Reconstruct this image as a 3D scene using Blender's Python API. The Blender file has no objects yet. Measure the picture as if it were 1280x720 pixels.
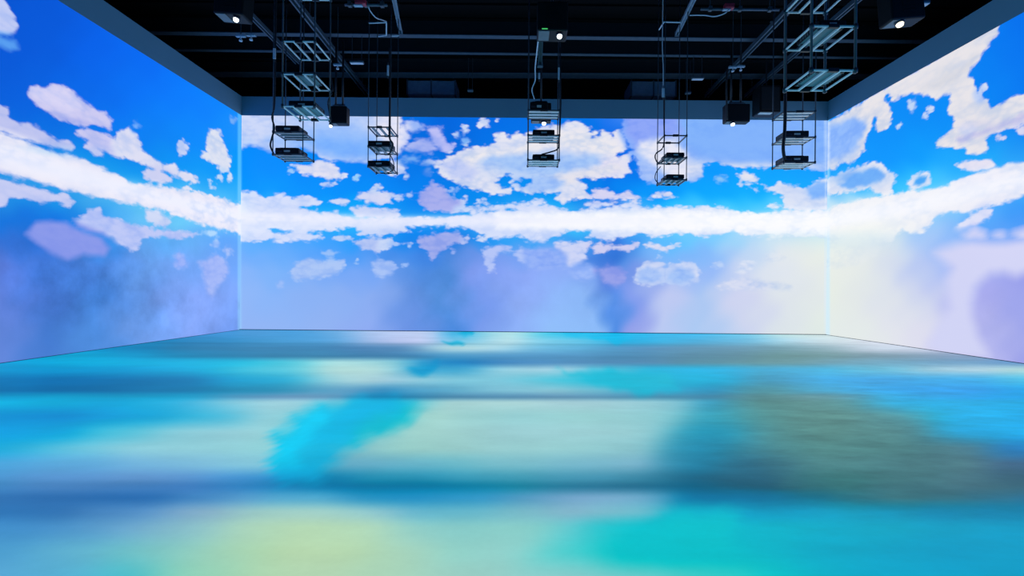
import bpy, bmesh, math, random
import numpy as np
from mathutils import Vector, Matrix

random.seed(7)
scene = bpy.context.scene
COL = scene.collection

# ------------------------------------------------------------------ camera
F, PX, PY, ROLL, HC = 580.0, 651.0, 363.0, math.radians(0.5), 1.109
DEP, XL, XR, ZS, ZB = 12.3, -7.44, 8.10, 5.683, 6.19      # back wall, side walls, screen top, border top
cam_d = bpy.data.cameras.new('camera'); cam = bpy.data.objects.new('camera', cam_d); COL.objects.link(cam)
cam.location = (0, 0, HC)
cam.rotation_euler = (Matrix.Rotation(math.radians(90), 3, 'X') @ Matrix.Rotation(ROLL, 3, 'Z')).to_euler()
cam_d.sensor_width = 36; cam_d.lens = F / 1280 * 36
cam_d.shift_x = -(PX - 640) / 1280; cam_d.shift_y = (PY - 360) / 1280
cam_d.clip_start = 0.05; cam_d.clip_end = 100
scene.camera = cam

def at(u, v, y):
    """photo pixel -> point in the room at distance y"""
    c, s = math.cos(ROLL), math.sin(ROLL)
    a, b = u - PX, v - PY
    a, b = c * a + s * b, -s * a + c * b
    return Vector((a * y / F, y, HC - b * y / F))

def plate(P):
    """room points -> the picture content's own coordinates"""
    y = np.maximum(P[:, 1], 0.8)
    a = F * P[:, 0] / y; b = -F * (P[:, 2] - HC) / y
    c, s = math.cos(ROLL), math.sin(ROLL)
    return np.stack([PX + c * a - s * b, PY + s * a + c * b], 1)

# ------------------------------------------------------------------ tagging
def tag(o, label=None, cat=None, group=None, kind=None):
    if label: o['label'] = label
    if cat: o['category'] = cat
    if group: o['group'] = group
    if kind: o['kind'] = kind
    return o

def empty(name, loc, label, cat, group=None):
    o = bpy.data.objects.new(name, None); COL.objects.link(o)
    o.location = loc; o.empty_display_size = 0.1
    return tag(o, label, cat, group)

def obj(name, bm, m, parent=None, smooth=False, label=None):
    me = bpy.data.meshes.new(name)
    bmesh.ops.recalc_face_normals(bm, faces=bm.faces)
    bm.to_mesh(me); bm.free()
    me.materials.append(m)
    if smooth:
        for p in me.polygons: p.use_smooth = True
    o = bpy.data.objects.new(name, me); COL.objects.link(o)
    if parent: o.parent = parent
    if label: o['label'] = label
    return o

# ------------------------------------------------------------------ shape helpers
def box(bm, lo, hi, bev=0.0, mat=None, seg=2):
    lo, hi = Vector(lo), Vector(hi)
    r = bmesh.ops.create_cube(bm, size=1.0)
    vs = r['verts']
    for v in vs:
        v.co = Vector([lo[i] + (v.co[i] + .5) * (hi[i] - lo[i]) for i in range(3)])
    if bev > 0:
        es = list({e for v in vs for e in v.link_edges})
        rb = bmesh.ops.bevel(bm, geom=es, offset=bev, segments=seg, affect='EDGES', profile=.5)
        vs = list({v for f in rb['faces'] for v in f.verts} | {v for v in vs if v.is_valid})
    if mat:
        for v in vs: v.co = mat @ v.co
    return vs

def tube(bm, pts, r, n=8, caps=True):
    pts = [Vector(p) for p in pts]
    rings = []
    for i, p in enumerate(pts):
        d = (pts[min(i + 1, len(pts) - 1)] - pts[max(i - 1, 0)]).normalized()
        up = Vector((0, 0, 1)) if abs(d.z) < .9 else Vector((1, 0, 0))
        a = d.cross(up).normalized(); b = d.cross(a).normalized()
        rings.append([bm.verts.new(p + r * (math.cos(2 * math.pi * k / n) * a + math.sin(2 * math.pi * k / n) * b)) for k in range(n)])
    for i in range(len(rings) - 1):
        for k in range(n):
            bm.faces.new((rings[i][k], rings[i][(k + 1) % n], rings[i + 1][(k + 1) % n], rings[i + 1][k]))
    if caps:
        bm.faces.new(rings[0]); bm.faces.new(rings[-1])

def lathe(bm, prof, c, axis=(0, 0, 1), n=20):
    """profile [(radius, height)] turned about the axis at c"""
    ax = Vector(axis).normalized()
    q = Vector((0, 0, 1)).rotation_difference(ax).to_matrix()
    c = Vector(c); rings = []
    for r, h in prof:
        rings.append([bm.verts.new(c + q @ Vector((max(r, 1e-4) * math.cos(2 * math.pi * k / n), max(r, 1e-4) * math.sin(2 * math.pi * k / n), h))) for k in range(n)])
    for i in range(len(rings) - 1):
        for k in range(n):
            bm.faces.new((rings[i][k], rings[i][(k + 1) % n], rings[i + 1][(k + 1) % n], rings[i + 1][k]))
    bm.faces.new(rings[0]); bm.faces.new(rings[-1])

def curve_pts(pts, n=8):
    pts = [Vector(p) for p in pts]; out = []
    P = [pts[0]] + pts + [pts[-1]]
    for i in range(1, len(P) - 2):
        for k in range(n):
            t = k / n
            out.append(.5 * ((2 * P[i]) + (P[i + 1] - P[i - 1]) * t + (2 * P[i - 1] - 5 * P[i] + 4 * P[i + 1] - P[i + 2]) * t * t
                             + (3 * P[i] - P[i - 1] - 3 * P[i + 1] + P[i + 2]) * t ** 3))
    out.append(pts[-1])
    return out

# ------------------------------------------------------------------ materials
def new_mat(name):
    m = bpy.data.materials.new(name); m.use_nodes = True
    nt = m.node_tree; nt.nodes.clear()
    return m, nt, nt.nodes, nt.links

def metal_mat(name, col, rough=.5, metallic=.0, spec=.5, var=.25, scale=9):
    m, nt, N, Lk = new_mat(name)
    out = N.new('ShaderNodeOutputMaterial'); p = N.new('ShaderNodeBsdfPrincipled')
    tc = N.new('ShaderNodeTexCoord'); nz = N.new('ShaderNodeTexNoise'); nz.inputs['Scale'].default_value = scale
    mr = N.new('ShaderNodeMapRange'); mr.inputs[3].default_value = 1 - var; mr.inputs[4].default_value = 1 + var
    mx = N.new('ShaderNodeMix'); mx.data_type = 'RGBA'; mx.blend_type = 'MULTIPLY'; mx.inputs[0].default_value = 1
    mx.inputs[6].default_value = (*col, 1)
    Lk.new(tc.outputs['Object'], nz.inputs['Vector']); Lk.new(nz.outputs[0], mr.inputs[0]); Lk.new(mr.outputs[0], mx.inputs[7])
    Lk.new(mx.outputs[2], p.inputs['Base Color'])
    p.inputs['Roughness'].default_value = rough; p.inputs['Metallic'].default_value = metallic
    p.inputs['Specular IOR Level'].default_value = spec
    Lk.new(p.outputs[0], out.inputs[0])
    return m

def glow_mat(name, col, strength, sampled=False):
    m, nt, N, Lk = new_mat(name)
    out = N.new('ShaderNodeOutputMaterial'); e = N.new('ShaderNodeEmission')
    e.inputs[0].default_value = (*col, 1); e.inputs[1].default_value = strength
    Lk.new(e.outputs[0], out.inputs[0])
    if not sampled: m.cycles.emission_sampling = 'NONE'
    return m

M = dict(
    dark=metal_mat('black_painted_steel', (.012, .015, .02), .45),
    rod=metal_mat('hanging_rod_steel', (.05, .065, .085), .4),
    alu=metal_mat('aluminium_slat', (.90, .92, .92), .35, .0, var=.04),
    slat=metal_mat('grey_slat', (.30, .38, .42), .4),
    beam=metal_mat('roof_steel', (.008, .011, .016), .5),
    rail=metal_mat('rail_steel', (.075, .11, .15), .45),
    brace=metal_mat('galvanised_brace', (.30, .40, .50), .4),
    deck=metal_mat('roof_deck', (.002, .0022, .003), .9, spec=.1),
    border=metal_mat('border_spill_paint', (.17, .335, .47), .8, spec=.15, var=.04, scale=1.5),  # blue projector spill is put into the grey border's base colour
    case=metal_mat('projector_case', (.006, .008, .010), .5, spec=.25),
    under=metal_mat('projector_base_plate', (.13, .26, .28), .5),
    grille=metal_mat('vent_grille', (.16, .18, .20), .5),
    glass=metal_mat('dark_lens_glass', (.01, .012, .02), .08),
    lensrim=metal_mat('lens_barrel', (.05, .05, .07), .3),
    red=metal_mat('red_enamel', (.45, .03, .06), .4),
    white=metal_mat('white_cable_sheath', (.62, .66, .75), .5),
    cable=metal_mat('black_cable_sheath', (.010, .012, .018), .6),
    duct=metal_mat('duct_sheet_metal', (.25, .36, .50), .45),
    cool=glow_mat('projector_light_cool', (.80, .95, 1.0), 4),
    warm=glow_mat('projector_light_warm', (1.0, .92, .66), 3),
    green=glow_mat('status_light_green', (.10, .9, .25), .6),
    plate=metal_mat('pale_name_plate', (.55, .58, .56), .5),
)

# ------------------------------------------------------------------ the projected show: what each surface displays
def P(pts, col, soft=5): return (np.array(pts, float), col, soft)
def E(x, y, rx, ry, col, soft=4):
    t = np.linspace(0, 2 * np.pi, 13)[:-1]
    w = 1 + .13 * np.sin(3 * t + x) + .1 * np.sin(5 * t + y)
    return (np.stack([x + rx * w * np.cos(t), y + ry * w * np.sin(t)], 1), col, soft)

def sdist(Q, poly):
    """signed distance, positive inside"""
    lo, hi = poly.min(0) - 30, poly.max(0) + 30
    idx = np.where((Q[:, 0] > lo[0]) & (Q[:, 0] < hi[0]) & (Q[:, 1] > lo[1]) & (Q[:, 1] < hi[1]))[0]
    out = np.full(len(Q), -30.0)
    if len(idx) == 0: return out
    q = Q[idx]; d = np.full(len(q), 1e9); ins = np.zeros(len(q), bool)
    for i in range(len(poly)):
        a, b = poly[i], poly[(i + 1) % len(poly)]
        ab = b - a; L = max((ab ** 2).sum(), 1e-9)
        t = np.clip(((q - a) @ ab) / L, 0, 1)
        d = np.minimum(d, np.hypot(q[:, 0] - a[0] - t * ab[0], q[:, 1] - a[1] - t * ab[1]))
        if a[1] != b[1]:
            c = (a[1] > q[:, 1]) != (b[1] > q[:, 1])
            ins ^= c & (q[:, 0] < (b[0] - a[0]) * (q[:, 1] - a[1]) / (b[1] - a[1]) + a[0])
    out[idx] = np.where(ins, d, -d)
    return np.clip(out, -30, 60)

def smooth(x): x = np.clip(x, 0, 1); return x * x * (3 - 2 * x)

def table(Q, xs, ys, T):
    T = np.array(T, float); xs = np.array(xs, float); ys = np.array(ys, float)
    x = np.clip(Q[:, 0], xs[0], xs[-1]); y = np.clip(Q[:, 1], ys[0], ys[-1])
    i = np.clip(np.searchsorted(xs, x) - 1, 0, len(xs) - 2); j = np.clip(np.searchsorted(ys, y) - 1, 0, len(ys) - 2)
    fx = (x - xs[i]) / (xs[i + 1] - xs[i]); fy = (y - ys[j]) / (ys[j + 1] - ys[j])
    fx = (fx * .5 + smooth(fx) * .5)[:, None]; fy = (fy * .5 + smooth(fy) * .5)[:, None]
    return (T[j, i] * (1 - fx) + T[j, i + 1] * fx) * (1 - fy) + (T[j + 1, i] * (1 - fx) + T[j + 1, i + 1] * fx) * fy

def lin(c):
    c = np.clip(np.asarray(c, float) / 255, 0, 1)
    return np.where(c <= .04045, c / 12.92, ((c + .055) / 1.055) ** 2.4)

def grid_mesh(name, o, ux, uy, xs, ys, back, side):
    """a gridded front face with a solid slab behind it"""
    o, ux, uy, back = map(np.array, (o, ux, uy, back))
    nx, ny = len(xs), len(ys)
    X, Y = np.meshgrid(xs, ys)
    V = o + X.reshape(-1, 1) * ux + Y.reshape(-1, 1) * uy
    k = np.arange(nx * ny).reshape(ny, nx)
    Fc = np.stack([k[:-1, :-1], k[:-1, 1:], k[1:, 1:], k[1:, :-1]], -1).reshape(-1, 4)
    n = len(V)
    cor = [k[0, 0], k[0, -1], k[-1, -1], k[-1, 0]]
    Vb = np.array([V[c] + back for c in cor] + [V[c] for c in cor])
    V2 = np.vstack([V, Vb])
    b = [n, n + 1, n + 2, n + 3]; f = [n + 4, n + 5, n + 6, n + 7]
    F2 = [[b[3], b[2], b[1], b[0]]] + [[f[i], b[i], b[(i + 1) % 4], f[(i + 1) % 4]] for i in range(4)]
    faces = Fc.tolist() + F2
    me = bpy.data.meshes.new(name)
    me.from_pydata(V2.tolist(), [], faces)
    me.materials.append(None); me.materials.append(side)
    mi = np.zeros(len(faces), np.int32); mi[len(Fc):] = 1
    me.polygons.foreach_set('material_index', mi)
    ob = bpy.data.objects.new(name, me); COL.objects.link(ob)
    tag(ob, kind='structure')
    return ob, V2

def put_col(me, name, rgb):
    a = me.color_attributes.new(name, 'FLOAT_COLOR', 'POINT')
    a.data.foreach_set('color', np.hstack([lin(rgb), np.ones((len(rgb), 1))]).astype(np.float32).ravel())
def put_f(me, name, v):
    a = me.attributes.new(name, 'FLOAT', 'POINT'); a.data.foreach_set('value', v.astype(np.float32))

def show_mat(name, is_floor=False):
    m, nt, N, Lk = new_mat(name)
    out = N.new('ShaderNodeOutputMaterial'); pr = N.new('ShaderNodeBsdfPrincipled')
    tc = N.new('ShaderNodeTexCoord')
    def attr(n):
        a = N.new('ShaderNodeAttribute'); a.attribute_name = n; return a
    def math_(op, a, b=None, c=None):
        x = N.new('ShaderNodeMath'); x.operation = op
        for i, v in enumerate((a, b, c)):
            if v is None: continue
            if isinstance(v, (int, float)): x.inputs[i].default_value = v
            else: Lk.new(v, x.inputs[i])
        return x.outputs[0]
    def noise(scale, detail=4, rough=.55, vec=None):
        n = N.new('ShaderNodeTexNoise'); n.inputs['Scale'].default_value = scale
        n.inputs['Detail'].default_value = detail; n.inputs['Roughness'].default_value = rough
        Lk.new(vec or tc.outputs['Object'], n.inputs['Vector']); return n.outputs[0]
    def mix(f, a, b, mode='MIX'):
        x = N.new('ShaderNodeMix'); x.data_type = 'RGBA'; x.blend_type = mode; x.clamp_result = False
        for sock, v in ((0, f), (6, a), (7, b)):
            if isinstance(v, (int, float)): x.inputs[sock].default_value = v
            elif isinstance(v, tuple): x.inputs[sock].default_value = v
            else: Lk.new(v, x.inputs[sock])
        return x.outputs[2]
    flat = N.new('ShaderNodeMapping'); flat.inputs['Scale'].default_value = (1, 1, 1.9); Lk.new(tc.outputs['Object'], flat.inputs[0])
    if is_floor:
        mp = N.new('ShaderNodeMapping'); mp.inputs['Scale'].default_value = (.7, 1.6, 1)
        Lk.new(tc.outputs['Object'], mp.inputs[0])
        n1 = noise(1.5, 6, .62, mp.outputs[0]); n2 = noise(30, 2, .6)
        mp2 = N.new('ShaderNodeMapping'); mp2.inputs['Scale'].default_value = (1.1, 3.2, 1); mp2.inputs['Rotation'].default_value = (0, 0, -.25)
        Lk.new(tc.outputs['Object'], mp2.inputs[0])
        n5 = math_('MULTIPLY', math_('SUBTRACT', noise(1.6, 8, .68, mp2.outputs[0]), .5), math_('MULTIPLY', attr('grain').outputs['Fac'], 1.05))
        g = math_('ADD', math_('ADD', n5, math_('MULTIPLY', math_('SUBTRACT', n1, .5), .36)), math_('ADD', math_('MULTIPLY', math_('SUBTRACT', n2, .5), .06), .985))
        col = mix(1.0, attr('show').outputs['Color'], g, 'MULTIPLY')
        pr.inputs['Base Color'].default_value = (.02, .022, .025, 1)
        pr.inputs['Roughness'].default_value = .5; pr.inputs['Specular IOR Level'].default_value = .06
        strength = .97
    else:
        vo = N.new('ShaderNodeTexVoronoi'); vo.feature = 'SMOOTH_F1'; vo.inputs['Scale'].default_value = 5.0
        vo.inputs['Smoothness'].default_value = .35
        # warp the puffs a little
        nc = N.new('ShaderNodeTexNoise'); nc.inputs['Scale'].default_value = 2.2; nc.inputs['Detail'].default_value = 2
        Lk.new(tc.outputs['Object'], nc.inputs['Vector'])
        wv = N.new('ShaderNodeVectorMath'); wv.operation = 'MULTIPLY_ADD'
        Lk.new(nc.outputs['Color'], wv.inputs[0]); wv.inputs[1].default_value = (.35, .35, .35)
        Lk.new(flat.outputs[0], wv.inputs[2]); Lk.new(wv.outputs[0], vo.inputs['Vector'])
        n1 = noise(4.2, 7, .64, flat.outputs[0])
        w = math_('ADD', math_('MULTIPLY', math_('SUBTRACT', n1, .5), 10.0), math_('MULTIPLY', math_('SUBTRACT', .42, vo.outputs['Distance']), 5.0))
        amp = math_('ADD', .12, math_('MULTIPLY', attr('crisp').outputs['Fac'], .88))
        d = math_('MULTIPLY_ADD', w, amp, attr('dist').outputs['Fac'])
        mr = N.new('ShaderNodeMapRange'); mr.interpolation_type = 'SMOOTHSTEP'
        Lk.new(math_('DIVIDE', d, attr('soft').outputs['Fac']), mr.inputs[0])
        mr.inputs[1].default_value = -.5; mr.inputs[2].default_value = .5
        # cloud body: slightly lilac folds
        n3 = noise(1.7, 6, .55, flat.outputs[0])
        fold = N.new('ShaderNodeMapRange'); fold.interpolation_type = 'SMOOTHSTEP'
        Lk.new(math_('ADD', n3, math_('MULTIPLY', vo.outputs['Distance'], .25)), fold.inputs[0])
        fold.inputs[1].default_value = .50; fold.inputs[2].default_value = .85
        folded = mix(1.0, attr('cloud').outputs['Color'], (.62, .76, .97, 1), 'MULTIPLY')
        cl = mix(math_('MULTIPLY', fold.outputs[0], attr('folds').outputs['Fac']), attr('cloud').outputs['Color'], folded)
        n4 = noise(1.1, 6, .62)
        mist = N.new('ShaderNodeMapRange'); Lk.new(n4, mist.inputs[0])
        mist.inputs[1].default_value = .3; mist.inputs[2].default_value = .7
        mist.inputs[3].default_value = .60; mist.inputs[4].default_value = 1.36
        misty = mix(1.0, attr('sky').outputs['Color'], mist.outputs[0], 'MULTIPLY')
        sky = mix(attr('mist').outputs['Fac'], attr('sky').outputs['Color'], misty)
        col = mix(mr.outputs[0], sky, cl)
        pr.inputs['Base Color'].default_value = (.035, .04, .045, 1)
        pr.inputs['Roughness'].default_value = .8; pr.inputs['Specular IOR Level'].default_value = .1
        strength = 1.0
    Lk.new(col, pr.inputs['Emission Color']); pr.inputs['Emission Strength'].default_value = strength
    Lk.new(pr.outputs[0], out.inputs[0]); m.cycles.emission_sampling = 'NONE'
    return m
WALL_SHOW = show_mat('projected_sky'); FLOOR_SHOW = show_mat('projected_floor_reflections', True)

def waver(Q, a, L):
    x, y = Q[:, 0] / L, Q[:, 1] / L
    dx = np.sin(x*1.3 + 2.1*y) + .6*np.sin(2.7*x - 3.9*y + 1) + .4*np.sin(5.3*x + 6.1*y + 2)
    dy = np.sin(2.3*x - 1.1*y + .5) + .6*np.sin(4.1*x + 2.9*y + 3) + .4*np.sin(7.3*x - 5.1*y)
    return Q + a * np.stack([dx, dy * .5], 1)

def wall(name, o, ux, uy, W, H, back, step, xs, ys, T, clouds, holes, anchors, mist, corner, foldpts, tints=()):
    nx, ny = int(W / step) + 1, int(H / step) + 1
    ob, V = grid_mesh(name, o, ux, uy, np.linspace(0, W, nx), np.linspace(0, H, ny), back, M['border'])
    me = ob.data; me.materials[0] = WALL_SHOW
    Q = plate(V)
    sky = table(waver(Q, 7, 38), xs, ys, T)
    cl = np.tile(np.array([215., 218., 244.]), (len(Q), 1))
    D = np.full(len(Q), -30.); S = np.full(len(Q), 5.)
    for poly, col, soft in clouds:
        d = sdist(Q, poly)
        w = smooth((d + 9 + .6 * max(soft - 6, 0)) / 9)[:, None]
        cl = cl * (1 - w) + np.array(col, float) * w
        ws = smooth((d + 14 + .6 * max(soft - 6, 0)) / 10); S = S * (1 - ws) + soft * ws
        D = np.maximum(D, d)
    for poly, col, soft in holes:
        D = np.minimum(D, -sdist(Q, poly))
    for x, y, rx, ry, col, a in anchors:
        w = (a * np.exp(-((Q[:, 0] - x) / rx) ** 2 - ((Q[:, 1] - y) / ry) ** 2))[:, None]
        cl = cl * (1 - w) + np.array(col, float) * w
    Qt = waver(Q, 1.6, 9)
    for poly, col, soft in tints:
        w = smooth((sdist(Qt, poly) + soft) / (2 * soft))[:, None]
        cl = cl * (1 - w) + np.array(col, float) * w
    for x, hw, col, a in corner:
        w = (a * smooth(1.6 - np.abs(Q[:, 0] - x) / hw))[:, None]
        sky = sky * (1 - w) + np.array(col, float) * w; cl = cl * (1 - w) + np.array([235, 245, 255.]) * w
    # the bright horizon streak that runs round the hall
    hx = [-400, 0, 150, 300, 500, 800, 1033, 1150, 1280, 1450]; hy = [40, 192, 234, 271, 275, 276, 276, 256, 224, 185]
    hw = [22, 12, 9, 7, 5.5, 6, 10, 14, 12, 14]; ha = [.75, .75, .8, .85, .75, .9, .9, .8, .75, .7]
    g = (np.interp(Q[:, 0], hx, ha) * np.exp(-np.abs((Q[:, 1] - np.interp(Q[:, 0], hx, hy)) / np.interp(Q[:, 0], hx, hw)) ** 2.4))[:, None]
    g2 = .35 * np.exp(-((Q[:, 1] - np.interp(Q[:, 0], hx, hy)) / (2.6 * np.interp(Q[:, 0], hx, hw))) ** 2)[:, None]
    warm_x = np.interp(Q[:, 0], [0, 300, 560, 700, 900, 1280], [0, .2, -.2, .4, 1, .6])[:, None]
    hc = np.array([236, 238, 253.]) + warm_x * np.array([16, 14, 1.])
    sky = sky * (1 - g2) + np.array([90, 200, 255.]) * g2
    sky = sky * (1 - g) + hc * g; cl = cl * (1 - g) + hc * g
    fog = (smooth((Q[:, 1] - 283) / 26) * smooth((Q[:, 0] - 915) / 70) * smooth((1175 - Q[:, 0]) / 80))[:, None]
    cl = cl * (1 - .85 * fog) + sky * .85 * fog
    ms = np.zeros(len(Q))
    for x, y, rx, ry, a in mist:
        ms = np.maximum(ms, a * np.exp(-((Q[:, 0] - x) / rx) ** 2 - ((Q[:, 1] - y) / ry) ** 2))
    fo = np.full(len(Q), .75)
    for x, y, rx, ry, a in foldpts:
        w = np.exp(-((Q[:, 0] - x) / rx) ** 2 - ((Q[:, 1] - y) / ry) ** 2); fo = fo * (1 - w) + a * w
    put_col(me, 'sky', sky); put_col(me, 'cloud', cl)
    put_f(me, 'dist', D); put_f(me, 'soft', S); put_f(me, 'mist', ms); put_f(me, 'folds', fo * np.clip((13 - S) / 5, 0, 1))
    put_f(me, 'crisp', np.clip((12 - S) / 6, 0, 1))
    return ob

# ---- left wall
LIL = (205, 202, 240); WHT = (234, 232, 246); PAL = (188, 205, 246)
left_clouds = [
    P([(-60,-60),(0,-12),(9,2),(16,18),(23,36),(17,43),(0,44),(-60,20)], (196,205,244)),
    P([(-40,40),(4,47),(20,50),(23,61),(14,64),(2,58),(-40,50)], (90,160,240), 9),
    P([(33,112),(40,107),(52,109),(62,105),(78,107),(92,114),(100,120),(108,130),(120,138),(133,141),(141,150),(140,163),(132,160),(118,156),(105,160),(92,156),(75,149),(58,141),(45,133),(36,122)], LIL),
    P([(93,161),(108,161),(125,165),(140,170),(152,177),(163,188),(160,198),(148,195),(134,190),(122,187),(129,197),(120,196),(112,190),(106,184),(108,176),(98,168)], LIL),
    P([(-80,75),(0,130),(10,135),(12,146),(25,153),(42,157),(60,168),(72,176),(85,175),(93,183),(90,189),(78,187),(60,183),(45,178),(25,172),(10,166),(0,163),(-80,118)], (190,195,238)),
    P([(146,166),(150,163),(161,159),(170,167),(176,175),(178,188),(190,196),(205,206),(218,205),(225,212),(240,218),(250,227),(240,229),(225,224),(212,218),(200,214),(188,210),(170,202),(150,196),(143,180)], (222,222,242)),
    P([(178,214),(195,210),(210,216),(216,224),(212,229),(190,228),(181,222)], (205,208,240)),
    P([(-300,60),(-100,128),(0,165),(42,180),(60,188),(100,197),(125,208),(165,228),(195,232),(226,236),(250,240),(267,245),(296,254),(308,256),(308,300),(296,291),(270,286),(252,281),(208,265),(170,256),(133,250),(95,240),(63,232),(40,226),(0,216),(-100,190),(-300,150)], WHT, 6),
    P([(-200,180),(0,224),(20,229),(60,240),(85,243),(93,252),(88,260),(70,252),(50,255),(30,247),(12,250),(8,259),(0,261),(-200,230)], (200,205,242)),
    E(228,185,8,10,(205,215,246)), E(171,156,4,5,(110,170,250),6),
    P([(262,161),(275,163),(278,172),(283,185),(289,200),(286,215),(280,217),(270,207),(262,202),(252,197),(250,192),(258,189),(256,178),(257,172)], (222,226,240)),
    E(275,221,5,6,(190,215,245)), E(287,222,4,6,(205,220,245)), E(262,228,3,4,(170,210,248)), E(268,234,5,3,(190,215,248)), E(233,236,7,4,(220,225,245)),
    E(292,150,5,5,(110,170,245),6),
    P([(182,262),(195,262),(207,269),(214,278),(207,285),(193,280),(182,274)], (205,215,244)),
    P([(108,260),(116,262),(124,258),(130,268),(150,275),(170,281),(195,286),(220,288),(246,291),(240,297),(220,300),(205,298),(190,295),(178,300),(172,312),(162,314),(150,306),(140,297),(125,292),(112,290),(97,283),(93,274),(105,270)], (190,200,245)),
    P([(32,292),(45,278),(62,277),(82,279),(100,288),(125,297),(137,310),(130,320),(105,318),(85,325),(65,317),(45,303)], (138,152,232), 11),
    P([(218,318),(224,315),(232,322),(235,332),(228,336),(219,334)], (160,182,248), 8),
    P([(247,328),(258,325),(270,318),(283,325),(286,340),(278,352),(270,360),(266,373),(260,365),(255,350),(253,335)], (165,184,246), 9),
    E(270,304,5,7,(160,195,250),7), E(285,314,5,6,(175,198,248),7), E(262,292,9,4,(175,215,252),6),
]
lx = [-400, -100, 0, 60, 120, 180, 240, 296]
ly = [-300, 0, 60, 120, 170, 210, 250, 275, 300, 330, 370, 420, 470]
LT = [
 [(0,60,180)]*2 + [(0,75,205),(0,80,212),(0,92,225),(0,98,230),(0,105,240),(0,110,245)],
 [(0,75,200)]*2 + [(0,82,208),(0,85,214),(0,92,228),(0,100,236),(0,110,245),(0,115,248)],
 [(0,80,205)]*2 + [(0,86,214),(0,88,218),(0,96,232),(0,104,242),(0,115,250),(0,122,252)],
 [(0,85,210)]*2 + [(0,92,218),(0,96,222),(0,106,236),(0,114,246),(0,124,252),(0,132,252)],
 [(0,95,215)]*2 + [(0,105,222),(0,110,226),(0,120,235),(0,126,242),(0,136,250),(0,142,250)],
 [(0,110,215)]*2 + [(30,140,225),(40,150,228),(0,140,232),(0,142,238),(0,148,246),(0,155,248)],
 [(20,110,215)]*2 + [(30,135,228),(20,140,230),(60,165,235),(90,190,240),(80,185,245),(60,180,250)],
 [(30,105,210)]*2 + [(20,115,222),(15,115,222),(30,140,235),(100,190,245),(110,205,250),(90,190,250)],
 [(60,105,205)]*2 + [(50,110,210),(35,110,215),(40,130,225),(90,165,240),(100,175,246),(95,165,250)],
 [(85,110,205)]*2 + [(85,118,210),(60,112,205),(70,125,212),(105,160,238),(115,165,246),(110,165,248)],
 [(95,120,208)]*2 + [(92,122,210),(65,112,200),(66,125,210),(98,150,232),(132,165,246),(125,165,248)],
 [(95,130,215)]*2 + [(95,130,215),(68,120,205),(76,135,215),(112,158,236),(132,165,244),(115,155,240)],
 [(95,130,215)]*2 + [(100,135,218),(75,125,210),(80,140,218),(115,160,236),(130,165,244),(100,145,235)],
]
DY = np.array([0, 1., 0]); UZ = np.array([0, 0, 1.]); UX = np.array([1., 0, 0])
wl = wall('wall_left', (XL, -2, 0), DY, UZ, DEP + 2, ZS, (-.3, 0, 0), .04, lx, ly, LT, left_clouds, [],
     [(60,190,60,7,(150,205,245),.5), (20,200,60,20,(235,235,248),.5), (250,262,60,10,(232,236,252),.6)],
     [(90,350,150,60,1.0), (200,390,120,50,.7)], [(299.5,2.2,(150,215,255),.5)], [(100,220,400,25,.1)],
     [P([(36,112),(60,107),(85,112),(100,124),(105,135),(90,140),(60,130),(42,122)], (216,212,244), 6), P([(60,140),(100,150),(140,160),(118,158),(80,152)], (185,185,236), 4), P([(95,250),(0,222),(-60,205),(0,212),(100,243)], (200,205,242), 4), P([(0,180),(60,196),(120,212),(180,236),(240,248),(300,262),(300,290),(240,270),(180,255),(120,240),(60,225),(0,208)], (240,238,250), 7)])

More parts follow.
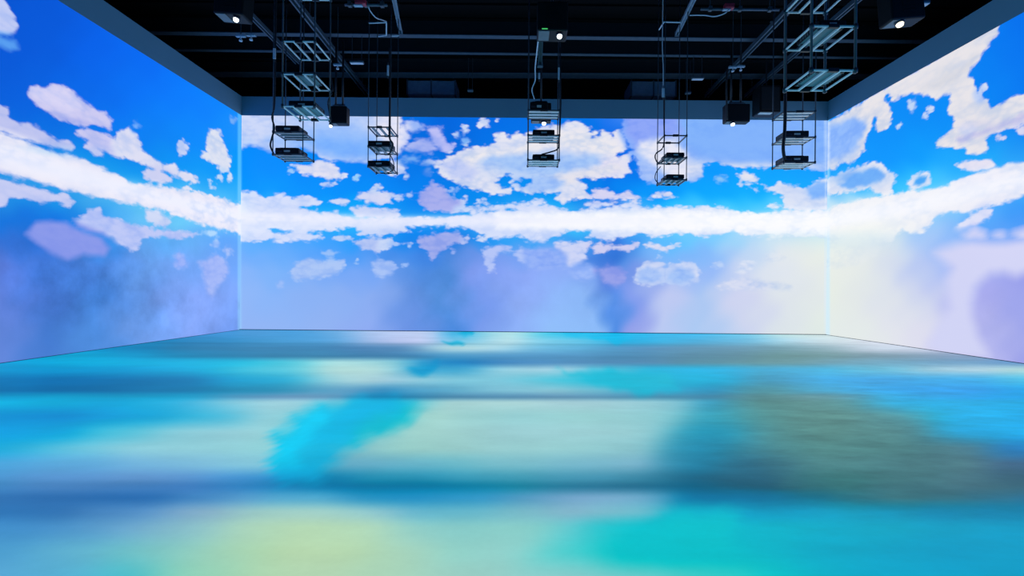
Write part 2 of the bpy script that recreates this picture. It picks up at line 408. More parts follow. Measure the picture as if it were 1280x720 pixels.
# ---- back wall
back_clouds = [
    P([(296,120),(296,186),(313,181),(322,183),(335,189),(352,189),(370,185),(378,184),(392,190),(400,197),(415,202),(440,202),(460,203),(475,200),(490,198),(501,190),(506,176),(502,162),(500,120)], (185,205,247), 8),
    P([(365,206),(385,205),(395,200),(405,199),(415,205),(425,213),(427,222),(420,226),(405,224),(392,220),(378,218),(370,212)], (232,228,242)),
    E(429,219,5,4,(225,228,245)), E(445,222,4,4,(150,205,250)), E(410,230,10,4,(200,215,247)), E(363,214,4,3,(150,200,250)),
    P([(441,246),(450,242),(465,237),(480,238),(488,244),(490,252),(478,256),(465,254),(450,249)], (208,214,244)), E(471,234,7,3,(190,210,245)), E(425,252,13,4,(205,215,246)),
    P([(437,260),(455,257),(475,260),(500,262),(500,275),(445,272)], (200,212,246)),
    P([(475,205),(485,218),(500,222),(508,210),(500,200)], (210,218,245)), E(508,221,4,3,(190,210,245)), E(486,245,8,6,(215,218,244)), E(499,247,8,4,(190,208,245)), E(512,245,5,3,(175,200,246)),
    E(516,158,13,7,(150,180,246),7), E(504,170,7,16,(195,205,247),7),
    P([(534,160),(545,158),(553,160),(553,170),(560,178),(568,180),(568,190),(557,191),(548,185),(540,176)], (190,192,245), 7),
    P([(505,186),(515,178),(525,173),(536,174),(545,185),(540,192),(520,190)], (165,178,240), 7),
    E(581,162,4,6,(210,220,247)), E(571,169,4,4,(195,212,247)), E(604,154,8,6,(225,228,246)), E(582,177,6,5,(120,175,245),6), E(622,150,3,2,(225,230,245)),
    E(514,199,11,4,(105,165,240),8), E(540,203,12,4,(140,178,240),7), E(549,204,9,5,(170,192,243),7), E(534,215,5,4,(90,150,235),8),
    P([(548,205),(562,195),(572,190),(583,186),(590,182),(602,183),(612,181),(619,177),(617,168),(622,164),(630,166),(637,172),(646,166),(656,168),(662,165),(672,160),(685,158),(700,156),(712,150),(722,151),(735,158),(740,163),(755,162),(765,168),(770,163),(780,165),(784,175),(785,185),(792,190),(790,198),(786,205),(788,215),(778,222),(765,221),(752,222),(745,225),(730,222),(722,224),(733,231),(732,238),(742,248),(744,251),(730,248),(715,250),(702,254),(693,247),(700,242),(690,243),(670,240),(664,243),(650,240),(640,234),(638,244),(625,243),(612,243),(603,238),(590,237),(575,230),(560,225),(548,217)], (228,228,242), 5),
    P([(522,243),(530,238),(535,232),(540,226),(545,230),(552,233),(560,240),(568,247),(580,250),(584,252),(580,262),(570,267),(545,264),(530,262),(525,252)], (168,174,236), 6),
    E(568,238,5,4,(150,190,245)), E(583,250,3,6,(190,205,245)), E(604,253,10,3,(190,212,247)),
    E(590,262,16,4,(190,210,247)), E(620,260,18,5,(205,218,248)), E(650,258,18,5,(215,224,248)), E(672,253,9,4,(220,225,247)),
    P([(738,242),(745,236),(758,237),(765,240),(775,243),(785,238),(795,244),(801,250),(795,252),(780,250),(765,248),(750,250),(742,248)], (215,212,242)),
    E(750,256,22,4,(195,205,245)), E(785,257,20,4,(220,222,245)),
    P([(808,248),(815,242),(823,238),(832,240),(838,240),(843,247),(835,247),(828,245),(818,248)], (220,222,244)), E(849,247,3,2,(200,220,246)),
    # pale cloud across the upper right
    P([(780,120),(778,165),(790,190),(796,206),(800,221),(808,229),(820,230),(835,228),(852,227),(870,227),(878,222),(879,208),(880,205),(895,203),(905,206),(915,209),(930,211),(945,209),(955,210),(968,207),(985,210),(1005,210),(1020,213),(1030,216),(1045,212),(1045,120)], (130,175,250), 5),
    E(901,224,8,4,(130,195,248),6), P([(921,218),(930,215),(940,216),(948,224),(947,229),(935,228),(925,226)], (228,228,240)), E(930,231,8,2.5,(200,218,246)),
    P([(953,230),(960,232),(970,229),(976,226),(978,230),(985,232),(995,231),(1003,236),(1012,232),(1018,228),(1028,224),(1040,218),(1040,264),(1000,264),(980,260),(978,248),(975,242),(965,240),(955,237)], (214,222,244)),
    E(968,257,10,3,(215,225,247)), E(945,238,2,2,(190,215,248)),
    # the bright band
    P([(296,238),(302,239),(318,239),(330,246),(343,243),(352,241),(366,248),(372,246),(385,244),(403,252),(396,258),(375,258),(400,266),(420,263),(428,270),(445,272),(470,271),(500,271),(530,272),(560,271),(600,266),(640,262),(665,255),(680,255),(700,260),(720,264),(735,262),(760,259),(790,259),(825,258),(845,257),(860,261),(870,258),(900,258),(915,262),(930,265),(950,267),(985,262),(1042,262),
       (1042,298),(930,294),(915,290),(900,293),(880,297),(860,291),(840,293),(820,296),(800,292),(785,296),(772,299),(758,302),(745,299),(733,297),(738,289),(708,288),(706,293),(690,298),(678,303),(660,301),(650,296),(615,298),(600,293),(585,286),(560,284),(535,285),(520,288),(500,291),(480,295),(455,291),(440,284),(425,287),(405,290),(385,290),(405,297),(385,303),(370,300),(355,303),(345,302),(337,300),(320,302),(296,303)], (212,222,250), 5),
    # below the band
    E(428,298,12,3,(185,208,247)), P([(441,303),(455,298),(475,297),(490,298),(495,306),(485,312),(470,316),(455,312)], (185,200,243)), E(472,290,24,4,(200,214,248)),
    P([(362,340),(370,328),(385,323),(402,325),(412,322),(425,326),(431,325),(431,333),(420,342),(405,348),(385,349),(370,351)], (172,198,245), 7), E(412,317,10,4,(150,190,247),6), E(444,328,3,3,(165,200,247)), E(480,335,16,11,(168,194,245),7), E(350,356,4,4,(160,190,247),8),
    P([(520,300),(530,295),(545,292),(560,290),(575,292),(583,298),(580,306),(570,304),(560,308),(550,318),(540,325),(533,315),(525,308)], (160,172,235), 6),
    E(484,304,8,8,(200,215,246)), E(498,305,8,3,(165,195,246)), E(512,307,3,3,(165,195,246)), E(567,314,4,3,(150,175,240)), E(583,301,3,5,(180,195,243)), E(602,299,8,3,(215,225,248)), E(506,331,4,3,(150,185,245)),
    P([(603,312),(615,308),(630,306),(640,308),(638,316),(625,316),(619,320),(617,332),(620,338),(612,340),(605,330)], (180,196,246), 6),
    P([(641,318),(650,310),(662,310),(665,318),(660,326),(680,330),(680,338),(665,336),(650,326)], (175,195,247), 6),
    P([(692,305),(705,299),(715,303),(738,302),(740,306),(733,315),(733,322),(722,332),(715,335),(700,331),(703,322),(696,314)], (205,212,245)),
    P([(738,308),(750,303),(760,306),(775,306),(785,304),(798,302),(799,308),(790,312),(785,316),(775,312),(765,310),(755,317),(742,315)], (205,205,240)),
    P([(804,306),(815,303),(828,307),(840,306),(850,304),(843,310),(833,315),(820,313),(810,310)], (220,222,244)), E(824,321,3,2,(170,205,248)), E(847,306,4,3,(190,215,248)),
    P([(660,312),(675,310),(690,313),(704,322),(702,335),(680,338),(660,335)], (150,178,246), 8),
    P([(712,342),(722,334),(738,331),(746,336),(744,346),(732,350),(718,349)], (158,186,248), 9),
    P([(748,338),(760,332),(775,334),(783,342),(782,352),(770,358),(755,352)], (150,160,232), 9),
    P([(790,352),(795,336),(805,328),(820,325),(830,329),(833,345),(830,356),(810,358)], (195,208,243), 5),
    P([(828,340),(838,330),(855,326),(870,329),(876,340),(874,354),(850,358),(832,354)], (185,205,245), 5),
    P([(918,340),(925,330),(935,326),(945,328),(940,338),(930,343)], (222,228,243), 6), E(898,331,7,4,(185,208,246),6), E(968,322,12,6,(228,232,240),8), E(968,298,10,3,(225,235,245),7),
    P([(895,356),(915,350),(935,347),(960,352),(990,356),(990,364),(930,362),(900,362)], (215,220,240), 8),
]
back_holes = [P([(624,222),(632,218),(640,220),(638,228),(646,226),(648,229),(640,232),(636,236),(629,235),(625,231),(619,229)], 0),
              P([(788,201),(794,196),(797,203),(793,212),(790,207)], 0), P([(665,222),(652,224),(645,228),(655,234),(664,228)], 0),
              P([(338,285),(352,288),(366,289),(352,293),(340,291)], 0), P([(508,284),(530,282),(556,282),(560,287),(540,289),(515,291)], 0),
              P([(738,165),(745,168),(752,163),(748,170),(740,170)], 0), P([(766,166),(770,172),(764,172)], 0), P([(770,194),(788,186),(790,188),(774,197)], 0)]
back_anchor = [
    (330,160,30,25,(205,215,245),.8), (420,180,60,20,(150,190,250),.75), (430,155,60,8,(170,200,250),.6), (480,170,25,30,(225,226,246),.85), (310,200,8,40,(190,215,250),.5), (360,160,25,10,(225,230,250),.5),
    (650,205,50,14,(165,198,246),.9), (625,190,20,10,(205,215,244),.5), (715,200,20,16,(175,200,246),.7), (735,180,25,18,(235,232,238),.7), (590,200,22,12,(205,212,240),.6), (670,228,35,10,(165,200,247),.8), (760,210,22,12,(225,215,240),.6), (640,170,14,8,(232,232,240),.7),
    (800,160,16,18,(140,162,246),.9), (820,190,20,22,(228,230,245),.9), (805,212,14,14,(160,188,248),.8), (862,212,24,14,(230,230,242),.95), (850,165,30,22,(150,178,248),.8), (935,207,60,6,(222,226,242),.95), (1010,206,22,7,(215,225,245),.9),
    (1022,238,14,8,(130,180,250),.8), (812,334,14,5,(215,222,246),.8), (855,331,14,4,(215,222,246),.7), (870,343,6,10,(220,225,245),.8), (851,345,9,8,(165,195,245),.7),
    (560,277,60,10,(200,212,250),.6), (900,277,140,16,(250,251,250),.95), (760,278,60,8,(240,240,253),.8), (660,277,50,8,(225,230,252),.7), (380,277,70,6,(228,232,252),.7), (1000,280,60,18,(246,248,244),.9), (300,275,12,30,(235,245,255),.7),
]
bx = [296, 340, 400, 460, 520, 560, 600, 650, 700, 740, 765, 790, 830, 880, 930, 980, 1040]
by = [140, 175, 210, 240, 260, 285, 300, 320, 340, 370, 420]
BT = [
 [(0,130,245),(0,130,245),(0,130,245),(0,130,240),(0,110,225),(0,100,220),(0,105,228),(0,110,230),(0,120,235),(0,115,232),(40,120,240),(80,140,245),(60,150,250),(0,150,250),(0,150,250),(0,150,250),(0,150,250)],
 [(0,135,248),(0,135,248),(0,132,245),(0,130,240),(0,108,225),(0,105,222),(0,112,230),(0,115,232),(0,115,232),(0,115,232),(0,105,230),(0,110,235),(0,140,250),(0,150,250),(0,155,252),(0,155,252),(0,150,252)],
 [(0,140,252),(0,140,252),(0,138,250),(0,130,245),(0,118,232),(0,118,230),(0,125,235),(0,130,238),(0,125,235),(0,112,230),(0,108,230),(0,115,235),(0,140,248),(0,152,252),(0,160,255),(0,160,255),(0,155,255)],
 [(0,150,255),(0,150,255),(0,145,252),(0,140,248),(0,128,240),(0,125,236),(0,138,240),(0,145,244),(0,150,245),(0,130,236),(0,120,235),(0,140,245),(0,155,252),(0,165,255),(0,170,255),(0,170,255),(20,175,255)],
 [(60,180,255),(40,170,255),(0,160,250),(0,160,250),(0,130,240),(0,130,238),(10,150,242),(40,160,245),(40,175,248),(40,150,240),(60,130,235),(60,170,248),(40,190,255),(60,195,255),(60,200,255),(80,200,255),(170,220,255)],
 [(60,170,255),(50,170,255),(30,165,250),(20,170,252),(0,130,240),(0,125,235),(30,150,245),(60,170,248),(40,190,252),(60,170,245),(90,140,235),(60,170,248),(90,200,252),(120,205,255),(190,222,248),(225,235,240),(240,245,240)],
 [(100,175,252),(85,170,252),(60,160,252),(40,155,250),(20,130,235),(30,125,228),(30,145,240),(50,160,245),(60,165,245),(50,140,235),(50,120,225),(60,150,240),(90,185,252),(110,200,255),(190,218,244),(222,232,238),(236,240,230)],
 [(120,175,250),(105,172,250),(85,162,250),(80,155,245),(60,130,225),(75,135,222),(110,150,235),(120,160,242),(130,170,245),(70,130,225),(50,115,215),(80,145,230),(120,180,248),(130,185,250),(190,212,242),(225,230,236),(232,236,228)],
 [(135,180,248),(125,178,248),(120,170,246),(118,165,244),(80,138,222),(78,138,220),(125,155,240),(140,168,246),(140,172,246),(120,160,240),(95,130,225),(110,145,230),(160,185,242),(150,185,246),(200,212,240),(222,228,236),(228,233,228)],
 [(142,182,246),(138,180,246),(138,176,242),(138,172,240),(98,145,226),(84,142,220),(118,152,236),(142,172,246),(142,182,248),(140,182,246),(88,140,226),(130,155,234),(190,200,240),(172,198,240),(205,210,238),(220,226,232),(226,232,228)],
 [(148,180,242),(146,180,242),(146,178,240),(142,170,240),(105,145,226),(74,135,220),(118,152,232),(140,175,246),(145,190,248),(140,185,246),(80,140,228),(150,160,232),(185,200,240),(172,200,240),(205,212,236),(218,226,230),(222,232,226)],
]
wb = wall('wall_back', (XL, DEP, 0), UX, UZ, XR - XL, ZS, (0, .3, 0), .04, bx, by, BT, back_clouds, back_holes, back_anchor,
     [(560,370,60,50,.3), (650,370,80,40,.2), (755,375,30,45,.3)], [(299.5,2,(150,215,255),.5), (1032,1.2,(215,235,255),.4)],
     [(700,277,500,14,.1), (430,175,80,30,.25), (930,175,110,30,.1), (380,277,160,20,.3), (1000,240,40,20,.4)],
     [P([(335,175),(352,180),(400,190),(440,197),(490,192),(480,170),(440,160),(400,158),(370,165)], (150,190,251), 12),
      P([(380,175),(400,172),(470,180),(470,196),(420,196)], (125,178,252), 8),
      P([(468,120),(506,120),(506,180),(500,192),(488,192),(474,170)], (228,228,246), 8),
      P([(296,120),(350,120),(345,160),(320,172),(296,168)], (205,216,247), 8),
      P([(880,120),(1050,120),(1050,204),(985,203),(930,202),(880,197),(850,180),(846,140)], (130,178,250), 9),
      P([(775,120),(850,120),(850,170),(812,175),(795,185),(783,165)], (142,166,247), 9),
      P([(800,178),(845,172),(862,200),(858,224),(845,224),(815,205),(798,190)], (232,232,245), 7),
      P([(796,204),(808,202),(820,212),(825,224),(812,226),(802,220)], (170,196,248), 4),
      P([(596,200),(620,192),(650,194),(690,192),(720,195),(750,192),(748,208),(712,214),(690,222),(660,216),(640,214),(628,206),(606,206)], (168,200,247), 8),
      P([(565,200),(600,188),(640,186),(672,174),(700,162),(740,166),(770,176),(778,190),(760,192),(730,186),(700,184),(670,188),(640,192),(610,195),(585,210)], (236,233,238), 6),
      P([(680,222),(730,212),(770,204),(780,212),(745,220),(728,226),(705,232)], (228,226,236), 5),
      P([(550,204),(572,198),(586,204),(596,216),(586,226),(566,222)], (196,206,244), 6),
      P([(640,222),(690,220),(706,228),(690,239),(650,238)], (170,200,248), 5),
      P([(1008,234),(1020,230),(1036,226),(1036,246),(1015,248)], (130,182,250), 4),
      P([(798,338),(812,333),(824,336),(826,350),(812,354),(800,352)], (172,198,246), 4),
      P([(836,340),(850,335),(866,340),(866,350),(848,353),(836,350)], (166,196,246), 4),
      P([(296,270),(500,271),(620,268),(620,284),(500,284),(296,294)], (222,230,252), 6),
      P([(620,267),(800,264),(1045,264),(1045,298),(930,292),(800,288),(620,285)], (250,250,253), 6)])

# ---- right wall
right_clouds = [
    P([(1020,160),(1060,138),(1100,113),(1180,68),(1249,22),(1247,42),(1238,54),(1228,65),(1225,75),(1215,83),(1213,95),(1219,103),(1223,118),(1235,125),(1240,135),(1252,128),(1265,120),(1280,117),(1450,80),(1450,130),(1280,155),(1268,160),(1250,163),(1240,169),(1232,175),(1236,183),(1232,190),(1220,193),(1210,192),(1205,185),(1190,185),(1178,185),(1170,183),(1172,176),(1182,168),(1190,160),(1195,150),(1186,142),(1184,132),(1190,121),(1188,117),(1178,120),(1170,126),(1160,120),(1150,117),(1140,117),(1125,121),(1116,127),(1112,118),(1106,117),(1108,126),(1113,135),(1115,150),(1110,160),(1100,164),(1094,163),(1095,150),(1093,147),(1090,155),(1088,165),(1083,172),(1081,180),(1082,187),(1075,193),(1070,200),(1060,205),(1054,202),(1045,210),(1020,219)], (232,228,232), 5),
    P([(1020,230),(1045,219),(1060,212),(1075,207),(1090,202),(1102,203),(1110,213),(1120,218),(1120,228),(1113,235),(1120,245),(1105,245),(1095,242),(1088,236),(1070,238),(1045,243),(1020,247)], (225,228,242), 5),
    P([(1133,230),(1140,222),(1150,215),(1160,214),(1164,222),(1160,232),(1150,238),(1138,236)], (225,228,245)),
    P([(1193,208),(1205,202),(1220,200),(1240,199),(1243,208),(1235,214),(1220,216),(1205,212)], (228,224,240)),
    E(1210,162,7,4,(228,226,240)), E(1250,173,8,4,(215,214,240)), E(1278,162,10,7,(215,214,240)), E(1230,108,5,5,(225,230,245)), E(1225,118,4,7,(190,208,245)),
    E(1140,132,5,8,(190,212,245),6), E(1163,136,4,5,(205,218,246)), E(1157,145,4,3,(190,210,246)), E(1122,158,5,3,(190,215,248)),
    P([(1020,266),(1050,255),(1075,248),(1100,246),(1130,240),(1165,236),(1185,232),(1200,222),(1240,212),(1260,205),(1280,203),(1450,160),(1450,215),(1280,243),(1260,253),(1240,257),(1225,262),(1210,266),(1185,264),(1168,272),(1162,284),(1150,292),(1138,292),(1128,286),(1118,300),(1080,330),(1020,340)], (240,240,246), 6),
    P([(1192,282),(1205,275),(1218,268),(1230,258),(1241,262),(1242,270),(1230,276),(1215,282),(1200,286)], (222,226,247)),
    E(1219,293,14,8,(222,218,246)), E(1249,294,7,4,(205,210,248)), E(1280,293,12,8,(185,190,246),6),
    P([(1168,316),(1180,310),(1195,305),(1215,301),(1240,303),(1260,302),(1300,296),(1450,280),(1450,325),(1300,335),(1270,345),(1255,340),(1238,342),(1225,352),(1218,360),(1213,378),(1215,395),(1222,420),(1236,445),(1180,450),(1160,430),(1172,405),(1188,385),(1185,370),(1183,350),(1190,335),(1178,325)], (208,210,243), 22),
]
right_anchor = [(1050,180,22,24,(150,190,250),.9), (1035,165,14,14,(150,190,250),.8), (1070,222,28,9,(110,172,244),.9), (1150,226,6,6,(60,165,245),.8), (1185,95,18,14,(208,212,222),.5), (1230,155,30,6,(205,205,230),.5), (1260,290,60,60,(220,218,248),.4), (1080,290,60,30,(243,245,240),.9), (1225,225,60,16,(240,238,250),.7)]
rx = [1030, 1070, 1110, 1150, 1190, 1230, 1280, 1450]
ry = [-100, 0, 80, 140, 200, 235, 260, 290, 330, 370, 420, 480]
RT = [
 [(0,120,240)]*6 + [(0,105,235),(0,100,225)],
 [(0,130,245)]*5 + [(0,125,240),(0,110,235),(0,100,228)],
 [(0,135,248)]*5 + [(0,125,242),(0,118,240),(0,110,232)],
 [(0,140,248),(0,140,248),(0,138,246),(0,138,246),(0,140,248),(0,132,245),(0,125,242),(0,115,235)],
 [(0,150,252),(0,150,252),(0,150,252),(0,155,252),(20,165,252),(20,165,250),(30,150,245),(20,140,240)],
 [(40,170,252),(60,185,255),(30,180,255),(60,200,255),(60,190,252),(40,170,250),(50,165,250),(40,150,245)],
 [(240,240,240),(238,240,240),(225,235,242),(170,210,250),(130,195,250),(80,165,250),(55,150,248),(50,140,245)],
 [(236,240,232),(230,235,232),(212,224,236),(172,200,246),(140,185,248),(95,165,248),(85,155,246),(80,145,240)],
 [(232,236,228),(226,231,230),(215,222,234),(185,200,240),(170,190,244),(160,170,238),(150,155,234),(140,145,230)],
 [(228,234,226),(225,230,228),(220,225,232),(205,212,236),(185,190,240),(168,170,236),(158,164,234),(145,150,230)],
 [(226,234,228),(226,232,230),(224,226,234),(220,220,236),(208,208,238),(180,182,236),(158,164,232),(150,150,228)],
 [(224,232,228),(226,232,230),(224,226,234),(220,220,236),(205,205,238),(182,184,236),(156,160,230),(150,150,228)],
]
wr = wall('wall_right', (XR, DEP, 0), -DY, UZ, DEP + 2, ZS, (.3, 0, 0), .04, rx, ry, RT, right_clouds, [], right_anchor,
     [(1240,400,40,50,.15)], [(1034,3,(200,235,255),.6)], [(1080,290,80,80,.1), (1160,100,60,60,.25), (1200,240,80,30,.2)],
     [P([(1020,170),(1052,152),(1070,146),(1082,152),(1080,168),(1070,185),(1050,196),(1034,202),(1020,206)], (146,186,250), 5),
      P([(1048,232),(1062,220),(1082,212),(1098,209),(1106,216),(1100,226),(1078,233),(1060,236)], (112,174,246), 3),
      P([(1140,231),(1148,221),(1158,219),(1156,227),(1148,233)], (70,165,246), 2.5),
      P([(1150,110),(1200,85),(1222,66),(1215,80),(1196,100),(1170,112)], (216,216,224), 6),
      P([(1195,172),(1240,160),(1280,140),(1300,145),(1250,160),(1200,180)], (204,200,232), 4)])

# ---- floor: projected picture, with wall reflections painted into its colours
fx = [0,80,160,240,320,360,400,440,480,520,560,640,720,800,880,960,1040,1120,1200,1280]
fy = [417,426,435,445,453,462,475,488,496,503,520,540,560,580,598,608,622,640,660,690,720]
FT = [
 [(0,150,210),(0,150,210),(0,140,200),(60,130,200),(80,145,210),(78,148,212),(78,150,215),(140,180,225),(195,208,240),(190,208,238),(60,170,225),(190,230,225),(40,185,235),(20,175,235),(70,178,235),(185,225,225),(210,226,226),(215,220,232),(200,200,238),(160,165,230)],
 [(0,150,210),(0,150,210),(0,130,190),(40,120,180),(70,140,200),(80,150,210),(85,152,212),(120,170,222),(196,202,236),(190,205,236),(110,190,228),(190,228,228),(110,195,230),(35,172,228),(80,165,215),(158,208,228),(202,220,228),(214,218,234),(206,206,238),(160,165,230)],
 [(0,155,215),(0,145,205),(15,118,178),(45,112,162),(65,120,170),(68,122,172),(70,122,172),(80,120,172),(90,125,175),(150,190,215),(182,220,220),(165,212,226),(100,172,215),(92,142,188),(100,140,172),(112,150,168),(145,172,186),(200,214,230),(202,208,234),(168,178,230)],
 [(0,160,215),(0,162,216),(0,150,210),(30,132,186),(58,122,172),(66,124,170),(70,124,170),(72,122,170),(78,122,170),(80,135,185),(88,150,200),(92,150,200),(92,145,194),(86,130,170),(95,130,155),(102,136,142),(110,140,150),(118,142,162),(132,152,185),(115,135,190)],
 [(0,152,216),(0,165,220),(0,170,224),(0,172,226),(40,185,225),(110,205,222),(168,222,220),(172,222,220),(150,210,218),(60,150,205),(35,120,190),(72,126,186),(90,136,186),(90,130,170),(96,136,156),(106,142,150),(110,150,172),(112,160,190),(112,152,190),(105,145,200)],
 [(0,142,206),(0,142,206),(0,148,210),(0,160,218),(70,186,220),(120,206,220),(176,220,214),(180,220,212),(168,216,218),(80,165,210),(70,160,208),(150,205,220),(162,205,220),(35,175,220),(42,176,230),(72,165,215),(72,176,226),(104,182,216),(172,206,220),(172,216,212)],
 [(0,112,182),(8,102,172),(8,106,172),(10,112,176),(25,152,206),(80,180,214),(160,212,220),(172,214,216),(160,200,215),(150,200,216),(132,196,216),(132,200,220),(80,190,216),(0,176,216),(12,165,215),(72,152,200),(62,166,234),(60,152,222),(60,164,230),(90,196,236)],
 [(0,102,168),(18,96,160),(10,100,162),(10,112,170),(42,132,178),(70,145,185),(110,160,196),(90,145,190),(62,132,186),(85,150,194),(102,166,200),(132,190,210),(140,194,210),(65,168,210),(52,140,190),(82,140,162),(72,160,214),(50,160,234),(48,150,234),(25,160,234)],
 [(0,150,210),(0,158,214),(0,150,206),(40,158,210),(105,150,192),(118,155,195),(115,158,196),(50,135,190),(10,120,180),(60,130,180),(90,140,180),(100,145,184),(110,150,185),(82,140,176),(72,126,165),(92,130,138),(110,150,166),(52,168,228),(40,152,230),(0,152,226)],
 [(0,170,224),(0,166,220),(10,160,220),(82,180,224),(160,210,220),(162,210,220),(140,205,222),(40,185,225),(0,170,222),(80,190,215),(166,212,210),(172,215,214),(166,207,214),(156,205,214),(62,150,190),(95,135,136),(102,140,142),(52,165,220),(0,168,235),(0,165,230)],
 [(0,140,216),(0,132,210),(0,150,220),(62,176,220),(148,205,216),(150,210,218),(110,200,222),(20,180,225),(60,190,215),(150,210,208),(168,215,205),(152,206,210),(156,210,210),(152,205,210),(62,160,192),(90,146,152),(102,136,132),(92,148,162),(0,172,238),(0,162,232)],
 [(0,150,224),(10,160,222),(88,190,220),(150,205,216),(156,210,216),(140,210,220),(60,195,235),(90,195,215),(152,206,206),(162,212,204),(165,214,206),(160,210,214),(160,210,214),(154,205,210),(35,140,182),(80,140,156),(100,136,132),(86,126,136),(35,155,215),(0,172,245)],
 [(30,165,225),(98,190,224),(144,205,220),(150,208,218),(150,210,216),(140,208,220),(110,195,215),(130,185,200),(150,204,202),(158,210,202),(158,208,204),(154,204,206),(150,202,206),(142,196,206),(40,132,176),(76,130,150),(92,135,136),(80,116,126),(80,112,132),(40,122,195)],
 [(88,165,225),(100,165,220),(120,176,220),(132,188,220),(142,205,224),(120,195,222),(90,175,210),(112,172,200),(112,172,200),(112,176,200),(114,182,200),(130,190,205),(126,182,204),(130,180,205),(42,120,162),(62,102,132),(86,130,140),(76,106,122),(85,110,126),(72,92,132)],
 [(90,150,214),(100,146,210),(106,146,206),(100,146,210),(72,142,210),(35,132,195),(20,122,178),(35,126,178),(50,138,180),(52,136,176),(68,148,184),(76,150,180),(82,146,180),(72,132,166),(38,96,136),(56,92,122),(52,96,106),(66,96,112),(76,96,122),(62,82,112)],
 [(80,134,200),(88,130,196),(80,122,190),(80,126,200),(62,132,202),(45,130,194),(30,122,182),(12,116,176),(0,115,170),(4,116,170),(20,125,175),(42,130,166),(60,120,160),(55,110,150),(20,92,136),(50,86,116),(46,86,98),(60,90,110),(70,90,116),(60,82,112)],
 [(66,112,182),(60,102,172),(56,102,176),(80,130,196),(100,156,206),(94,166,210),(95,170,210),(74,152,202),(52,142,196),(50,140,200),(62,150,205),(92,152,196),(126,166,205),(125,172,206),(0,110,166),(0,108,160),(40,105,135),(65,105,125),(55,96,125),(45,100,150)],
 [(62,112,182),(66,112,182),(100,146,205),(140,176,205),(152,196,200),(160,205,196),(165,210,200),(160,210,205),(142,196,210),(112,182,210),(112,186,210),(130,190,206),(140,186,210),(125,188,206),(0,158,200),(0,150,200),(0,150,196),(0,140,190),(0,130,185),(0,126,182)],
 [(80,140,205),(90,146,205),(120,170,210),(150,200,205),(170,215,190),(180,220,185),(185,221,180),(180,220,185),(166,215,196),(150,210,205),(142,206,205),(146,210,205),(112,205,214),(30,192,210),(0,180,205),(0,174,205),(0,165,205),(0,160,200),(0,150,196),(0,148,198)],
 [(90,156,210),(110,180,210),(118,194,206),(150,210,196),(175,220,180),(185,222,178),(188,222,178),(185,222,180),(170,216,190),(160,212,196),(150,210,200),(150,210,205),(90,205,210),(0,190,205),(0,184,205),(0,175,205),(0,165,205),(0,158,204),(0,150,200),(0,150,200)],
 [(100,166,215),(100,180,215),(90,190,205),(140,210,190),(175,220,180),(182,220,180),(185,221,185),(180,220,185),(170,216,190),(165,215,196),(160,212,200),(156,212,205),(140,210,210),(110,205,205),(70,200,200),(20,190,205),(0,170,205),(0,160,205),(0,155,205),(0,150,200)],
]
nyf = 330
ysf = np.geomspace(.9, DEP, nyf)
# the floor is laid as one slab, its grid finer towards the viewer
fo, FV = grid_mesh('floor', (0, 0, 0), UX, DY, np.linspace(XL, XR, 260), np.concatenate([[-2.0, 0.2], ysf]), (0, 0, -.25), M['deck'])
fo.data.materials[0] = FLOOR_SHOW
Q = plate(FV)
Qf = waver(Q, 12, 90)
fc = (table(np.stack([Qf[:, 0] - 22, Q[:, 1]], 1), fx, fy, FT) + table(np.stack([Qf[:, 0] + 22, Q[:, 1]], 1), fx, fy, FT)
      + 2 * table(np.stack([Qf[:, 0], Q[:, 1]], 1), fx, fy, FT)) / 4
Qs = waver(Q, 5, 24)
for pts, col, soft in [
    ([(352,604),(338,575),(342,552),(372,522),(408,506),(450,499),(500,499),(512,506),(500,518),(475,532),(440,555),(412,580),(385,602)], (0,172,232), 12),
    ([(440,552),(455,530),(500,510),(520,512),(505,528),(480,540)], (0,180,208), 12),
    ([(340,585),(340,556),(372,526),(405,508),(402,530),(378,556),(372,582)], (0,208,255), 12),
    ([(505,462),(520,455),(545,453),(552,460),(540,466),(518,467)], (0,140,205), 6),
    ([(568,414),(590,414),(588,419),(572,419)], (0,165,218), 3), ([(548,427),(582,426),(584,430),(560,431)], (0,165,215), 3),
    ([(700,466),(760,464),(830,470),(850,488),(800,492),(770,486),(740,474)], (0,180,215), 8),
    ([(940,478),(1000,490),(1060,508),(1120,538),(1180,566),(1250,590),(1290,600),(1290,628),(1130,628),(1040,622),(980,600),(965,560),(950,520)], (92,132,132), 34),
    ([(700,412),(790,414),(800,422),(760,426),(720,421)], (0,180,235), 4),
    ([(780,690),(820,655),(860,636),(920,640),(920,690),(860,702)], (0,190,208), 16)]:
    d = sdist(Qs, np.array(pts, float)); w = ((.4 if soft > 30 else .7) * smooth((d + soft) / (2 * soft)))[:, None]
    fc = fc * (1 - w) + np.array(col, float) * w
def seam(v0, hw, dark):       # joins between neighbouring floor pictures
    global fc
    w = (dark * np.exp(-((Q[:, 1] - v0 - .004 * (Q[:, 0] - 640)) / hw) ** 2))[:, None]
    w = w * smooth((960 - Q[:, 0]) / 250)[:, None]
    fc = fc * (1 - w)
seam(497, 2.2, .06); seam(430.5, 1.2, .08); seam(447, 2.5, .05); seam(606, 6, .05)
low = np.clip(1 - fc[:, :1] / 170, 0, 1)
fc = fc + low * np.array([-30, 7, -2.])
put_col(fo.data, 'show', fc)
put_f(fo.data, 'grain', np.exp(-((Q[:, 0] - 1080) / 230) ** 2 - ((Q[:, 1] - 550) / 95) ** 2) + .25 * smooth((Q[:, 0] - 800) / 200))

